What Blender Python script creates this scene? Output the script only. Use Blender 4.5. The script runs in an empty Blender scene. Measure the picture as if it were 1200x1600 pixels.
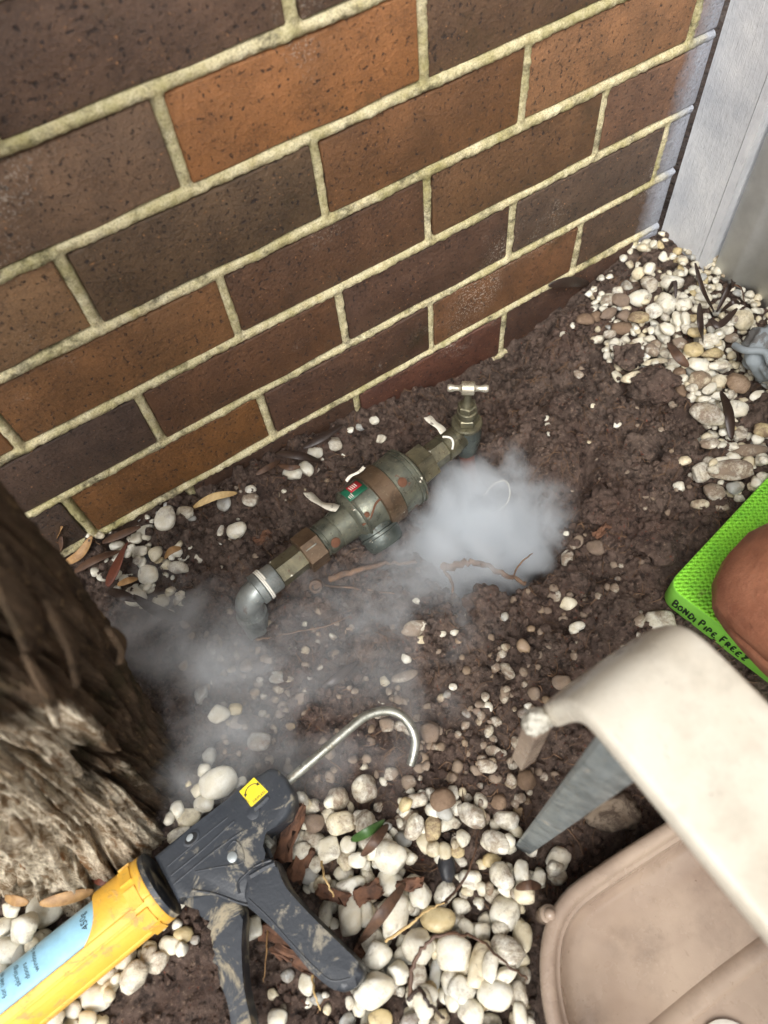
import bpy, bmesh, math, random
import numpy as np
from mathutils import Vector, Matrix
rnd = random.Random(7)
RS = np.random.default_rng(11)
S = bpy.context.scene
COL = S.collection

# ------------------------------------------------------------------ camera
FPX = 1130.90                      # focal length in pixels of the 1200 x 1600 photograph
CAM = np.array([-0.13725, -0.55663, 0.71542])
ROT = np.array([[0.83393, -0.54682, -0.07443], [-0.50290, -0.69746, -0.51052], [0.22725, 0.46317, -0.85664]])
cd = bpy.data.cameras.new('camera'); cam = bpy.data.objects.new('camera', cd); COL.objects.link(cam)
cd.sensor_fit = 'VERTICAL'; cd.sensor_height = 36.0; cd.sensor_width = 27.0
cd.lens = FPX / 1600 * 36; cd.clip_start = 0.01; cd.clip_end = 200
mw = Matrix.Identity(4)
for i in range(3):
    mw[i][0] = ROT[0][i]; mw[i][1] = -ROT[1][i]; mw[i][2] = -ROT[2][i]; mw[i][3] = CAM[i]
cam.matrix_world = mw
cd.dof.use_dof = True; cd.dof.focus_distance = 0.84; cd.dof.aperture_fstop = 4.8
S.camera = cam

# ------------------------------------------------------------------ sky, sun, exposure
SUN_EL, SUN_ROT = math.radians(52), math.radians(222)
w = bpy.data.worlds.new('World'); S.world = w; w.use_nodes = True
nt = w.node_tree; nt.nodes.clear()
sky = nt.nodes.new('ShaderNodeTexSky'); sky.sky_type = 'NISHITA'; sky.sun_disc = False
sky.sun_elevation = SUN_EL; sky.sun_rotation = SUN_ROT; sky.air_density = 1.0; sky.dust_density = 4.0; sky.ozone_density = 1.0
hs = nt.nodes.new('ShaderNodeHueSaturation'); hs.inputs['Saturation'].default_value = 0.12   # cloud cover greys the sky
bg = nt.nodes.new('ShaderNodeBackground'); bg.inputs['Strength'].default_value = 0.15
wo = nt.nodes.new('ShaderNodeOutputWorld')
nt.links.new(sky.outputs[0], hs.inputs['Color']); nt.links.new(hs.outputs[0], bg.inputs[0]); nt.links.new(bg.outputs[0], wo.inputs[0])
sd = bpy.data.lights.new('sun', 'SUN'); sd.energy = 1.5; sd.angle = math.radians(40); sd.color = (1.0, 0.97, 0.93)
sun = bpy.data.objects.new('sun', sd); COL.objects.link(sun)
sdir = Vector((math.sin(SUN_ROT) * math.cos(SUN_EL), math.cos(SUN_ROT) * math.cos(SUN_EL), math.sin(SUN_EL)))
sun.rotation_euler = sdir.to_track_quat('Z', 'Y').to_euler(); sun.location = (0, 0, 5)
S.view_settings.view_transform = 'Standard'; S.view_settings.look = 'None'
S.view_settings.gamma = 1.0; S.view_settings.exposure = 0.70
S.cycles.use_denoising = True; S.cycles.max_bounces = 8; S.cycles.volume_bounces = 6
S.cycles.volume_step_rate = 1.0; S.cycles.caustics_reflective = False; S.cycles.caustics_refractive = False

# ------------------------------------------------------------------ pixel -> place
def ray(u, v): return ROT.T @ np.array([(u - 600) / FPX, (v - 800) / FPX, 1.0])
def atz(u, v, z=-0.06):
    r = ray(u, v); return CAM + r * (z - CAM[2]) / r[2]
def aty(u, v, y=0.0):
    r = ray(u, v); return CAM + r * (y - CAM[1]) / r[1]
def atx(u, v, x):
    r = ray(u, v); return CAM + r * (x - CAM[0]) / r[0]
def depth(p): return float(ROT[2] @ (np.array(p) - CAM))

# ------------------------------------------------------------------ numpy noise
def _hash(ix, iy, s):
    n = (ix.astype(np.int64) * 374761393 + iy.astype(np.int64) * 668265263 + s * 974711) & 0x7fffffff
    n = ((n ^ (n >> 13)) * 1274126177) & 0x7fffffff
    n = n ^ (n >> 16)
    return (n & 0xffff) / 65535.0
def vnoise(x, y, s=0):
    ix, iy = np.floor(x), np.floor(y); fx, fy = x - ix, y - iy
    fx = fx * fx * (3 - 2 * fx); fy = fy * fy * (3 - 2 * fy)
    a, b = _hash(ix, iy, s), _hash(ix + 1, iy, s); c, d = _hash(ix, iy + 1, s), _hash(ix + 1, iy + 1, s)
    return (a + (b - a) * fx) * (1 - fy) + (c + (d - c) * fx) * fy
def fbm(x, y, o=4, s=0):
    t, a, n = 0, 0.5, 0
    for i in range(o):
        t = t + a * vnoise(x, y, s + i * 17); n += a; x, y, a = x * 2.03 + 5.1, y * 2.03 + 1.7, a * 0.5
    return t / n
def worley(x, y, s=0):
    ix, iy = np.floor(x), np.floor(y); best = np.full(x.shape, 9.0); idv = np.zeros(x.shape)
    for dx in (-1, 0, 1):
        for dy in (-1, 0, 1):
            cx, cy = ix + dx, iy + dy
            px, py = cx + _hash(cx, cy, s), cy + _hash(cx, cy, s + 5)
            d = (x - px) ** 2 + (y - py) ** 2; h = _hash(cx, cy, s + 9)
            m = d < best; best = np.where(m, d, best); idv = np.where(m, h, idv)
    return np.sqrt(best), idv
def sstep(a, b, x):
    t = np.clip((x - a) / (b - a), 0, 1); return t * t * (3 - 2 * t)

# ------------------------------------------------------------------ materials
def lin(r, g, b): return tuple(((c / 255 / 12.92) if c <= 10.3 else ((c / 255 + 0.055) / 1.055) ** 2.4) for c in (r, g, b)) + (1.0,)
class Mat:
    def __init__(s, name, rough=0.6, metal=0.0, spec=0.5):
        s.m = bpy.data.materials.new(name); s.m.use_nodes = True; s.t = s.m.node_tree
        s.b = s.t.nodes['Principled BSDF']; s.b.inputs['Roughness'].default_value = rough
        s.b.inputs['Metallic'].default_value = metal; s.b.inputs['Specular IOR Level'].default_value = spec
        s._pos = None; s._n = None
    def node(s, ty, **kw):
        n = s.t.nodes.new(ty)
        for k, v in kw.items(): setattr(n, k, v)
        return n
    def put(s, sock, v):
        if isinstance(v, bpy.types.NodeSocket): s.t.links.new(v, sock)
        elif v is not None: sock.default_value = v
    def pos(s):
        if s._pos is None: s._pos = s.node('ShaderNodeNewGeometry').outputs['Position']
        return s._pos
    def obj(s): return s.node('ShaderNodeTexCoord').outputs['Object']
    def sep(s, v):
        n = s.node('ShaderNodeSeparateXYZ'); s.put(n.inputs[0], v); return n.outputs
    def scl(s, v, sc):
        n = s.node('ShaderNodeMapping'); s.put(n.inputs['Vector'], v); n.inputs['Scale'].default_value = sc; return n.outputs[0]
    def noise(s, scale, detail=4, rough=0.55, vec=None, dist=0.0):
        n = s.node('ShaderNodeTexNoise'); s.put(n.inputs['Vector'], vec or s.pos())
        n.inputs['Scale'].default_value = scale; n.inputs['Detail'].default_value = detail
        n.inputs['Roughness'].default_value = rough; n.inputs['Distortion'].default_value = dist; return n.outputs[0]
    def vor(s, scale, vec=None, feat='F1'):
        n = s.node('ShaderNodeTexVoronoi', feature=feat); s.put(n.inputs['Vector'], vec or s.pos()); n.inputs['Scale'].default_value = scale; return n.outputs[0]
    def ramp(s, f, *stops):
        n = s.node('ShaderNodeValToRGB'); s.put(n.inputs[0], f); e = n.color_ramp.elements
        while len(e) < len(stops): e.new(0.5)
        for i, (p, c) in enumerate(stops):
            e[i].position = p; e[i].color = c if isinstance(c, tuple) else (c, c, c, 1)
        return n.outputs[0]
    def mix(s, f, a, b, mode='MIX'):
        n = s.node('ShaderNodeMix', data_type='RGBA', blend_type=mode)
        s.put(n.inputs[0], f); s.put(n.inputs[6], a); s.put(n.inputs[7], b); return n.outputs[2]
    def math(s, op, a, b=None):
        n = s.node('ShaderNodeMath', operation=op); s.put(n.inputs[0], a); s.put(n.inputs[1], b); return n.outputs[0]
    def bump(s, h, strength=0.5, dist=0.002):
        n = s.node('ShaderNodeBump'); n.inputs['Strength'].default_value = strength; n.inputs['Distance'].default_value = dist
        s.put(n.inputs['Height'], h)
        if s._n: s.t.links.new(s._n, n.inputs['Normal'])
        s._n = n.outputs[0]; s.t.links.new(s._n, s.b.inputs['Normal']); return s
    def col(s, c): s.put(s.b.inputs['Base Color'], c); return s
    def rough(s, c): s.put(s.b.inputs['Roughness'], c); return s

MT = {}
def brick_mat():
    k = Mat('fired_clay_brick', 0.55); oi = k.node('ShaderNodeObjectInfo').outputs['Color']
    c = k.mix(k.ramp(k.noise(26, 6, .65), (.3, 0.), (.7, 1.)), k.mix(1., oi, (.58, .56, .56, 1), 'MULTIPLY'), k.mix(1., oi, (1.42, 1.32, 1.16, 1), 'MULTIPLY'))
    c = k.mix(k.math('MULTIPLY', k.ramp(k.noise(620, 3, .7), (.42, 0.), (.62, 1.)), .45), c, k.mix(1., oi, (1.75, 1.6, 1.35, 1), 'MULTIPLY'))
    c = k.mix(k.math('MULTIPLY', k.ramp(k.noise(9, 4, .6), (.45, 0.), (.72, 1.)), .5), c, k.mix(1., oi, (.5, .56, .62, 1), 'MULTIPLY'))
    sp = k.ramp(k.noise(200, 4, .65), (.595, 0.), (.65, 1.))
    c = k.mix(k.math('MULTIPLY', sp, .85), c, lin(34, 28, 30))
    sp2 = k.ramp(k.noise(330, 2, .5), (.68, 0.), (.74, 1.)); c = k.mix(k.math('MULTIPLY', sp2, .6), c, lin(196, 140, 92))
    alg = k.ramp(k.noise(7.3, 5, .7), (.60, 0.), (.72, 1.)); c = k.mix(k.math('MULTIPLY', alg, .55), c, lin(52, 47, 26))
    st = k.math('MULTIPLY', k.ramp(k.noise(5.2, 3, .6), (.58, 0.), (.68, 1.)), k.ramp(k.noise(420, 2, .6), (.55, 0.), (.62, 1.)))
    c = k.mix(k.math('MULTIPLY', st, .6), c, lin(200, 190, 175))
    c = k.mix(k.math('MULTIPLY', k.ramp(k.noise(95, 6, .75), (.56, 0.), (.68, 1.)), .45), c, lin(46, 33, 26))
    xs = k.sep(k.pos())
    ov = k.math('ADD', xs[0], k.math('MULTIPLY', k.noise(60, 4, .6), .03))
    f = k.node('ShaderNodeMapRange'); k.put(f.inputs[0], ov); f.inputs[1].default_value = .606; f.inputs[2].default_value = .640
    f2 = k.math('MULTIPLY', f.outputs[0], k.ramp(k.noise(500, 2, .6), (.25, .55), (.6, 1.)))
    c = k.mix(f2, c, lin(168, 172, 182)); k.col(c)
    k.rough(k.ramp(k.noise(40, 4, .6), (.3, .38), (.75, .68)))
    k.bump(k.math('SUBTRACT', k.noise(210, 6, .72), k.math('MULTIPLY', sp, .6)), .85, .0022)
    k.bump(k.noise(30, 3, .5), .35, .004); return k.m
def mortar_mat():
    k = Mat('lime_mortar', .9, 0, .2)
    c = k.mix(k.ramp(k.noise(60, 5, .7), (.3, 0.), (.7, 1.)), lin(202, 188, 142), lin(238, 228, 192))
    c = k.mix(k.math('MULTIPLY', k.ramp(k.noise(620, 2, .5), (.52, 0.), (.62, 1.)), .4), c, lin(110, 95, 66))
    g = k.ramp(k.noise(11, 6, .72), (.44, 0.), (.62, 1.)); c = k.mix(k.math('MULTIPLY', g, .60), c, lin(132, 126, 58))
    d = k.ramp(k.noise(17, 7, .78, k.scl(k.pos(), (1, 1, 1.6))), (.52, 0.), (.64, 1.)); c = k.mix(k.math('MULTIPLY', d, .85), c, lin(50, 45, 32))
    xs = k.sep(k.pos()); f = k.node('ShaderNodeMapRange'); k.put(f.inputs[0], k.math('ADD', xs[0], k.math('MULTIPLY', k.noise(80, 3, .6), .03)))
    f.inputs[1].default_value = .612; f.inputs[2].default_value = .645; c = k.mix(f.outputs[0], c, lin(170, 174, 182))
    k.col(c); k.bump(k.noise(520, 4, .7), .9, .0016); k.bump(k.noise(90, 4, .6), .6, .003); return k.m
def soil_mat(name='wet_soil', tint=1.0):
    k = Mat(name, .75, 0, .35)
    c = k.mix(k.ramp(k.noise(34, 6, .65), (.3, 0.), (.72, 1.)), lin(62, 50, 44), lin(140, 120, 107))
    c = k.mix(k.math('MULTIPLY', k.ramp(k.noise(8, 4, .6), (.42, 0.), (.68, 1.)), .6), c, lin(100, 76, 66))
    c = k.mix(k.math('MULTIPLY', k.ramp(k.noise(240, 4, .7), (.58, 0.), (.68, 1.)), .6), c, lin(172, 148, 126))
    c = k.mix(k.math('MULTIPLY', k.ramp(k.noise(170, 3, .6, k.scl(k.pos(), (1.3, .9, 1))), (.66, 0.), (.70, 1.)), .7), c, lin(138, 70, 44))
    c = k.mix(k.math('MULTIPLY', k.ramp(k.noise(120, 5, .7), (.36, 1.), (.50, 0.)), .8), c, lin(30, 22, 18))
    k.col(c); k.rough(k.ramp(k.noise(50, 5, .6), (.38, .20), (.58, .85)))
    k.bump(k.noise(900, 3, .7), .8, .0014); k.bump(k.noise(240, 7, .8), 1.0, .0055); return k.m
def pebble_mat(name, source):
    k = Mat(name, .4, 0, .5)
    if source == 'object':
        oi = k.node('ShaderNodeObjectInfo'); base, mud = oi.outputs['Color'], oi.outputs['Alpha']
    else:
        a = k.node('ShaderNodeVertexColor', layer_name='tint'); base, mud = a.outputs['Color'], a.outputs['Alpha']
    c = k.mix(k.ramp(k.noise(85, 5, .65), (.35, 0.), (.7, 1.)), base, k.mix(1., base, (.76, .70, .58, 1), 'MULTIPLY'))
    crack = k.ramp(k.noise(110, 8, .75, None, 1.5), (.485, 0.), (.5, 1.), (.515, 0.)); c = k.mix(k.math('MULTIPLY', crack, .0), c, lin(120, 95, 66))
    stn = k.ramp(k.noise(34, 5, .65), (.46, 0.), (.66, 1.)); c = k.mix(k.math('MULTIPLY', stn, .42), c, k.mix(1., base, (.84, .74, .58, 1), 'MULTIPLY'))
    n = k.math('ADD', k.math('MULTIPLY', k.noise(44, 7, .70, None, .6), .75), k.math('MULTIPLY', k.noise(260, 5, .75), .25))
    f = k.math('MULTIPLY', k.math('SUBTRACT', n, k.math('ADD', k.math('MULTIPLY', mud, .33), .27)), 6.0)
    f = k.math('MINIMUM', k.math('MAXIMUM', f, 0.0), 1.0)
    dirt = k.mix(k.noise(200, 4, .7), lin(78, 60, 48), lin(136, 112, 90)); c = k.mix(k.math('MULTIPLY', f, .88), c, dirt)
    fl = k.ramp(k.noise(520, 3, .7), (.66, 0.), (.72, 1.)); c = k.mix(k.math('MULTIPLY', fl, .6), c, lin(66, 46, 34))
    k.col(c); k.rough(k.mix(f, k.ramp(k.noise(70, 3, .6), (.3, .28), (.7, .52)), (.85, .85, .85, 1)))
    k.b.inputs['Subsurface Weight'].default_value = 0.0
    k.bump(k.noise(420, 4, .6), .25, .0008); k.bump(k.math('ADD', f, k.noise(130, 5, .6)), .5, .0014); return k.m
def painted(name, base, dirt, amt=.5, rough=.45, metal=0., sc=40, bump=.25, edge=.62):
    k = Mat(name, rough, metal)
    c = k.mix(k.ramp(k.noise(sc * .5, 4, .6), (.35, 0.), (.7, 1.)), base, tuple(x * .82 for x in base[:3]) + (1,))
    f = k.ramp(k.noise(sc, 7, .72, None, .6), (edge - .03, 0.), (edge + .05, 1.))
    c = k.mix(k.math('MULTIPLY', f, amt), c, dirt); k.col(c)
    k.rough(k.mix(f, (rough,) * 3 + (1,), (.85, .85, .85, 1)))
    k.bump(k.math('ADD', k.noise(sc * 8, 4, .6), f), bump, .001); return k.m
def weathered_metal(name, a, b, rust, metal=.75, rough=.42):
    k = Mat(name, rough, metal)
    c = k.mix(k.ramp(k.noise(55, 5, .65), (.35, 0.), (.68, 1.)), a, b)
    f = k.ramp(k.noise(48, 6, .7, None, .5), (.60, 0.), (.66, 1.)); c = k.mix(f, c, rust)
    p = k.ramp(k.noise(95, 3, .5), (.73, 0.), (.745, 1.)); c = k.mix(p, c, lin(214, 208, 190))
    di = k.ramp(k.noise(30, 7, .75, None, .8), (.50, 0.), (.62, 1.)); c = k.mix(k.math('MULTIPLY', di, .55), c, tuple(q * .42 for q in b[:3]) + (1,))
    gr_ = k.ramp(k.noise(330, 4, .7), (.60, 0.), (.66, 1.)); c = k.mix(k.math('MULTIPLY', gr_, .5), c, lin(150, 136, 112))
    k.col(c); nf = k.math('MAXIMUM', f, p)
    k.put(k.b.inputs['Metallic'], k.math('MULTIPLY', k.math('SUBTRACT', 1.0, nf), metal))
    k.rough(k.mix(nf, k.ramp(k.noise(120, 4, .6), (.3, rough - .12), (.7, rough + .18)), (.85, .85, .85, 1)))
    k.bump(k.noise(600, 4, .65), .35, .0008); k.bump(k.math('ADD', f, k.noise(90, 4, .6)), .2, .0008); return k.m
def bark_mat():
    k = Mat('weathered_bark', .9, 0, .15)
    v = k.scl(k.pos(), (1, 1, .30)); x, y, z = k.sep(k.pos())[:3]
    st = k.noise(85, 8, .75, k.scl(k.pos(), (1, 1, .12)), .4)
    c = k.mix(k.ramp(st, (.3, 0.), (.72, 1.)), lin(34, 26, 20), lin(128, 106, 84))
    c = k.mix(k.ramp(k.noise(160, 5, .7, v), (.58, 0.), (.7, 1.)), c, lin(150, 124, 92))
    moss = k.ramp(k.noise(14, 5, .65), (.48, 0.), (.62, 1.)); c = k.mix(k.math('MULTIPLY', moss, .55), c, lin(52, 52, 30))
    # sound pale timber where the old bark has flaked off the side that faces the lawn
    dx = k.math('SUBTRACT', k.math('ADD', x, .378), k.math('MULTIPLY', z, .19)); dy = k.math('ADD', y, .24)
    s = k.math('ADD', k.math('MULTIPLY', dx, -.45), k.math('MULTIPLY', dy, -.89))
    s = k.math('ADD', s, k.math('MULTIPLY', k.noise(26, 6, .7, v), .07))
    s = k.math('SUBTRACT', s, k.math('MULTIPLY', k.math('MAXIMUM', k.math('SUBTRACT', z, .26), 0.), .5))
    pf = k.node('ShaderNodeMapRange'); k.put(pf.inputs[0], s); pf.inputs[1].default_value = .064; pf.inputs[2].default_value = .080
    pale = k.mix(k.ramp(k.noise(95, 7, .75, k.scl(k.pos(), (1, 1, .35)), .6), (.40, 0.), (.58, 1.)), lin(140, 116, 88), lin(244, 230, 204))
    pale = k.mix(k.ramp(k.noise(44, 5, .7, v), (.55, 0.), (.64, 1.)), pale, lin(150, 112, 76))
    c = k.mix(pf.outputs[0], c, pale); k.col(c)
    k.bump(k.noise(420, 5, .7, v), .9, .003); k.bump(st, 1.0, .010); k.bump(k.noise(120, 6, .75, k.scl(k.pos(), (1, 1, .5))), .7, .005); return k.m
def plain(name, c, rough=.5, metal=0., bump=0, sc=300):
    k = Mat(name, rough, metal); k.col(k.mix(k.ramp(k.noise(sc * .3, 4, .6), (.3, 0.), (.7, 1.)), c, tuple(x * .78 for x in c[:3]) + (1,)))
    if bump: k.bump(k.noise(sc, 4, .6), bump, .001)
    return k.m
def leaf_mat(name, a, b, rough=.55):
    k = Mat(name, rough); c = k.mix(k.ramp(k.noise(90, 5, .7), (.35, 0.), (.68, 1.)), a, b); k.col(c)
    k.bump(k.noise(300, 4, .6), .4, .001); return k.m
def pad_mat():
    k = Mat('green_foam', .7, 0, .3)
    c = k.mix(k.ramp(k.noise(40, 5, .6), (.4, 0.), (.75, 1.)), lin(150, 234, 66), lin(124, 206, 62))
    c = k.mix(k.math('MULTIPLY', k.ramp(k.noise(50, 6, .7), (.58, 0.), (.68, 1.)), .5), c, lin(140, 146, 92)); c = k.mix(k.math('MULTIPLY', k.ramp(k.noise(260, 3, .7), (.68, 0.), (.72, 1.)), .7), c, lin(70, 60, 44)); k.col(c)
    g = k.node('ShaderNodeNewGeometry').outputs['Normal']
    up = k.math('MAXIMUM', k.sep(g)[2], 0.)
    v = k.node('ShaderNodeMapping'); k.put(v.inputs['Vector'], k.pos()); v.inputs['Rotation'].default_value = (0, 0, -.19)
    s = k.sep(v.outputs[0])
    a = k.math('SINE', k.math('MULTIPLY', s[0], 1050.)); b = k.math('SINE', k.math('MULTIPLY', s[1], 1050.))
    h = k.math('MULTIPLY', k.math('ADD', k.math('MULTIPLY', a, b), k.math('MULTIPLY', a, .5)), k.math('GREATER_THAN', up, .8))
    k.bump(h, .8, .0013); return k.m
def skin_mat():
    k = Mat('tanned_skin', .5, 0, .45)
    c = k.mix(k.ramp(k.noise(22, 4, .6), (.35, 0.), (.7, 1.)), lin(180, 122, 94), lin(146, 92, 68))
    c = k.mix(k.math('MULTIPLY', k.ramp(k.noise(300, 3, .6), (.6, 0.), (.7, 1.)), .35), c, lin(190, 140, 110)); k.col(c)
    k.b.inputs['Subsurface Weight'].default_value = .12; k.b.inputs['Subsurface Radius'].default_value = (.008, .003, .002)
    c = k.mix(k.math('MULTIPLY', k.ramp(k.noise(48, 6, .7), (.5, 0.), (.66, 1.)), .5), c, lin(124, 74, 56)); c = k.mix(k.math('MULTIPLY', k.ramp(k.noise(900, 3, .7), (.62, 0.), (.7, 1.)), .4), c, lin(96, 60, 46)); k.col(c)
    k.bump(k.noise(520, 5, .75, k.scl(k.pos(), (1, .5, 1))), .7, .0012); k.bump(k.noise(70, 5, .65), .4, .004); return k.m
def fence_mat():
    k = Mat('grey_paint', .62, 0, .4)
    st = k.noise(700, 2, .5, k.scl(k.pos(), (1, 1, .08)))
    c = k.mix(k.ramp(k.noise(18, 5, .6), (.35, 0.), (.7, 1.)), lin(210, 211, 212), lin(180, 183, 188))
    c = k.mix(k.math('MULTIPLY', k.ramp(k.noise(120, 4, .7), (.70, 0.), (.74, 1.)), .8), c, lin(60, 55, 50))
    c = k.mix(k.math('MULTIPLY', k.ramp(k.noise(36, 6, .7), (.62, 0.), (.72, 1.)), .4), c, lin(205, 206, 208)); k.col(c)
    c = k.mix(k.math('MULTIPLY', k.ramp(k.noise(300, 3, .6, k.scl(k.pos(), (1, 1, .15))), (.60, 0.), (.70, 1.)), .3), c, lin(120, 120, 122)); k.col(c)
    k.bump(st, .5, .001); k.bump(k.noise(110, 6, .75), .5, .002); return k.m
def beige_mat(name, a, b, rough=.38):
    k = Mat(name, rough, 0, .5)
    c = k.mix(k.ramp(k.noise(9, 4, .6), (.35, 0.), (.7, 1.)), a, b)
    c = k.mix(k.math('MULTIPLY', k.ramp(k.noise(150, 5, .7), (.68, 0.), (.72, 1.)), .8), c, lin(96, 74, 56)); k.col(c)
    c = k.mix(k.math('MULTIPLY', k.ramp(k.noise(16, 7, .72), (.5, 0.), (.68, 1.)), .5), c, tuple(q * .62 for q in b[:3]) + (1,)); c = k.mix(k.math('MULTIPLY', k.ramp(k.noise(260, 3, .7, k.scl(k.pos(), (1, .25, 1))), (.66, 0.), (.7, 1.)), .35), c, lin(120, 100, 84)); k.col(c)
    k.rough(k.ramp(k.noise(20, 5, .6), (.35, .14), (.68, .42))); k.bump(k.noise(600, 3, .6), .15, .0006); k.bump(k.noise(60, 4, .6), .12, .002); return k.m
MT['brick'] = brick_mat(); MT['mortar'] = mortar_mat(); MT['soil'] = soil_mat(); MT['bark'] = bark_mat()
MT['pebble'] = pebble_mat('river_pebble', 'object'); MT['pebble_mass'] = pebble_mat('river_pebble_mass', 'vertex')
MT['fence'] = fence_mat(); MT['sheet'] = painted('fence_sheet_paint', lin(232, 234, 233), lin(110, 106, 100), .5, .4, 0, 60, .08, .72)
MT['bronze'] = weathered_metal('bronze', lin(128, 122, 98), lin(92, 90, 76), lin(92, 68, 50), .7, .36)
MT['galv'] = weathered_metal('galvanised', lin(158, 162, 158), lin(122, 128, 126), lin(98, 88, 78), .6, .40)
MT['body'] = weathered_metal('green_grey_casting', lin(116, 116, 100), lin(80, 84, 76), lin(92, 64, 48), .55, .34)
MT['bandm'] = weathered_metal('brown_bronze', lin(112, 92, 72), lin(92, 76, 60), lin(74, 50, 36), .6, .40)
MT['dark_body'] = weathered_metal('dark_casting', lin(92, 98, 92), lin(66, 72, 68), lin(70, 52, 40), .5, .32)
MT['chrome'] = weathered_metal('worn_chrome', lin(208, 202, 186), lin(168, 158, 134), lin(120, 106, 78), .7, .30)
MT['copper'] = weathered_metal('old_copper', lin(138, 88, 72), lin(104, 66, 54), lin(84, 54, 42), .35, .5)
MT['steel'] = weathered_metal('rod_steel', lin(176, 176, 166), lin(140, 140, 128), lin(140, 126, 104), .8, .32)
MT['zinc'] = weathered_metal('zinc_leg', lin(150, 156, 156), lin(118, 126, 128), lin(138, 132, 120), .55, .40)
MT['rust'] = plain('rust', lin(104, 68, 48), .9, 0, .6, 500)
MT['white'] = plain('white_plastic', lin(228, 224, 212), .5, 0, .2)
MT['tagc'] = painted('cream_tag', lin(222, 216, 198), lin(70, 60, 50), .85, .5, 0, 130, .3, .58)
MT['green_lbl'] = plain('green_label', lin(28, 96, 70), .45); MT['red_lbl'] = plain('red_label', lin(170, 32, 44), .45)
MT['ink'] = plain('black_ink', lin(18, 22, 20), .6); MT['ink_green'] = plain('marker_ink', lin(20, 40, 16), .6)
MT['gun'] = painted('black_plastic', lin(48, 52, 58), lin(156, 148, 130), .7, .42, 0, 40, .3, .585)
MT['gun_dirty'] = painted('cement_smeared_plastic', lin(50, 54, 60), lin(166, 154, 128), .8, .45, 0, 26, .3, .53)
MT['yellow'] = painted('yellow_plastic', lin(238, 184, 70), lin(168, 140, 98), .75, .48, 0, 42, .3, .565)
MT['blue'] = plain('pale_blue_film', lin(160, 212, 238), .35); MT['sticker'] = plain('yellow_sticker', lin(250, 224, 44), .4)
MT['bolt'] = plain('pale_rivet', lin(170, 176, 176), .4, .5); MT['slot_shade'] = plain('slot_shade_black', lin(16, 16, 17), .8)  # near-black colour stands for the shade inside the gun's slot
MT['pad'] = pad_mat(); MT['padside'] = painted('green_foam_side', lin(140, 214, 78), lin(150, 170, 110), .6, .6, 0, 30, .12, .64)
MT['skin'] = skin_mat(); MT['cloth'] = plain('navy_drill', lin(44, 50, 66), .9, 0, .4, 900); MT['shirt'] = plain('orange_drill', lin(216, 110, 40), .9, 0, .4, 900)
MT['boot'] = plain('tan_leather', lin(120, 88, 58), .7, 0, .3); MT['hair'] = plain('dark_hair', lin(34, 26, 22), .6, 0, .6, 900)
MT['cream'] = beige_mat('cream_plastic', lin(208, 202, 188), lin(188, 178, 160)); MT['beige'] = beige_mat('beige_plastic', lin(166, 148, 130), lin(134, 116, 102))
MT['crust'] = painted('chalky_deposit', lin(196, 192, 178), lin(128, 118, 100), .7, .85, 0, 90, .6, .55)
MT['lf_brown'] = leaf_mat('dry_leaf_brown', lin(96, 70, 52), lin(62, 44, 34)); MT['lf_dark'] = leaf_mat('dry_leaf_dark', lin(58, 44, 36), lin(40, 30, 26), .4)
MT['lf_tan'] = leaf_mat('dry_leaf_tan', lin(176, 138, 90), lin(130, 96, 62)); MT['lf_red'] = leaf_mat('dry_leaf_red', lin(118, 66, 46), lin(84, 48, 38))
MT['lf_green'] = leaf_mat('leaf_green', lin(62, 92, 42), lin(44, 70, 34), .4); MT['straw'] = leaf_mat('straw', lin(206, 178, 124), lin(170, 138, 90))
MT['chip'] = leaf_mat('bark_chip', lin(118, 82, 60), lin(66, 46, 36), .85); MT['root'] = leaf_mat('root_skin', lin(128, 98, 72), lin(84, 64, 50), .8)
MT['stone'] = painted('rough_stone', lin(122, 108, 92), lin(70, 56, 46), .8, .85, 0, 50, .6, .5)
k_ = Mat('clear_film', .15); k_.col((.9, .93, .95, 1)); k_.b.inputs['Alpha'].default_value = .22; MT['film'] = k_.m
MT['glove'] = painted('coated_glove', lin(140, 148, 152), lin(96, 92, 88), .85, .7, 0, 20, .6, .52)

# ------------------------------------------------------------------ object helpers
def tag(o, label=None, cat=None, group=None, kind=None):
    if label: o['label'] = label
    if cat: o['category'] = cat
    if group: o['group'] = group
    if kind: o['kind'] = kind
    return o
def empty(name, loc=(0, 0, 0), label=None, cat=None, group=None):
    o = bpy.data.objects.new(name, None); COL.objects.link(o); o.location = loc; o.empty_display_size = .02
    return tag(o, label, cat, group)
def link(name, me, mat=None, parent=None, smooth=None):
    o = bpy.data.objects.new(name, me); COL.objects.link(o)
    if mat is not None: me.materials.append(MT[mat] if isinstance(mat, str) else mat)
    if parent is not None:
        o.parent = parent; o.matrix_parent_inverse = parent_inv(parent)
    return o
def parent_inv(p):
    m = Matrix.Translation(p.location); q = p.parent
    while q is not None: m = Matrix.Translation(q.location) @ m; q = q.parent
    return m.inverted() if p.type == 'EMPTY' else Matrix.Identity(4)
def finish(bm, name, mat, parent=None, angle=38):
    bm.normal_update()
    a = math.radians(angle)
    for f in bm.faces: f.smooth = True
    for e in bm.edges:
        if len(e.link_faces) == 2: e.smooth = e.calc_face_angle(0) < a
    me = bpy.data.meshes.new(name); bm.to_mesh(me); bm.free()
    return link(name, me, mat, parent)
def bevel(bm, r, seg=2, ang=30):
    es = [e for e in bm.edges if len(e.link_faces) == 2 and e.calc_face_angle(0) > math.radians(ang)]
    bmesh.ops.bevel(bm, geom=es, offset=r, segments=seg, affect='EDGES', profile=.6, clamp_overlap=True)
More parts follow.
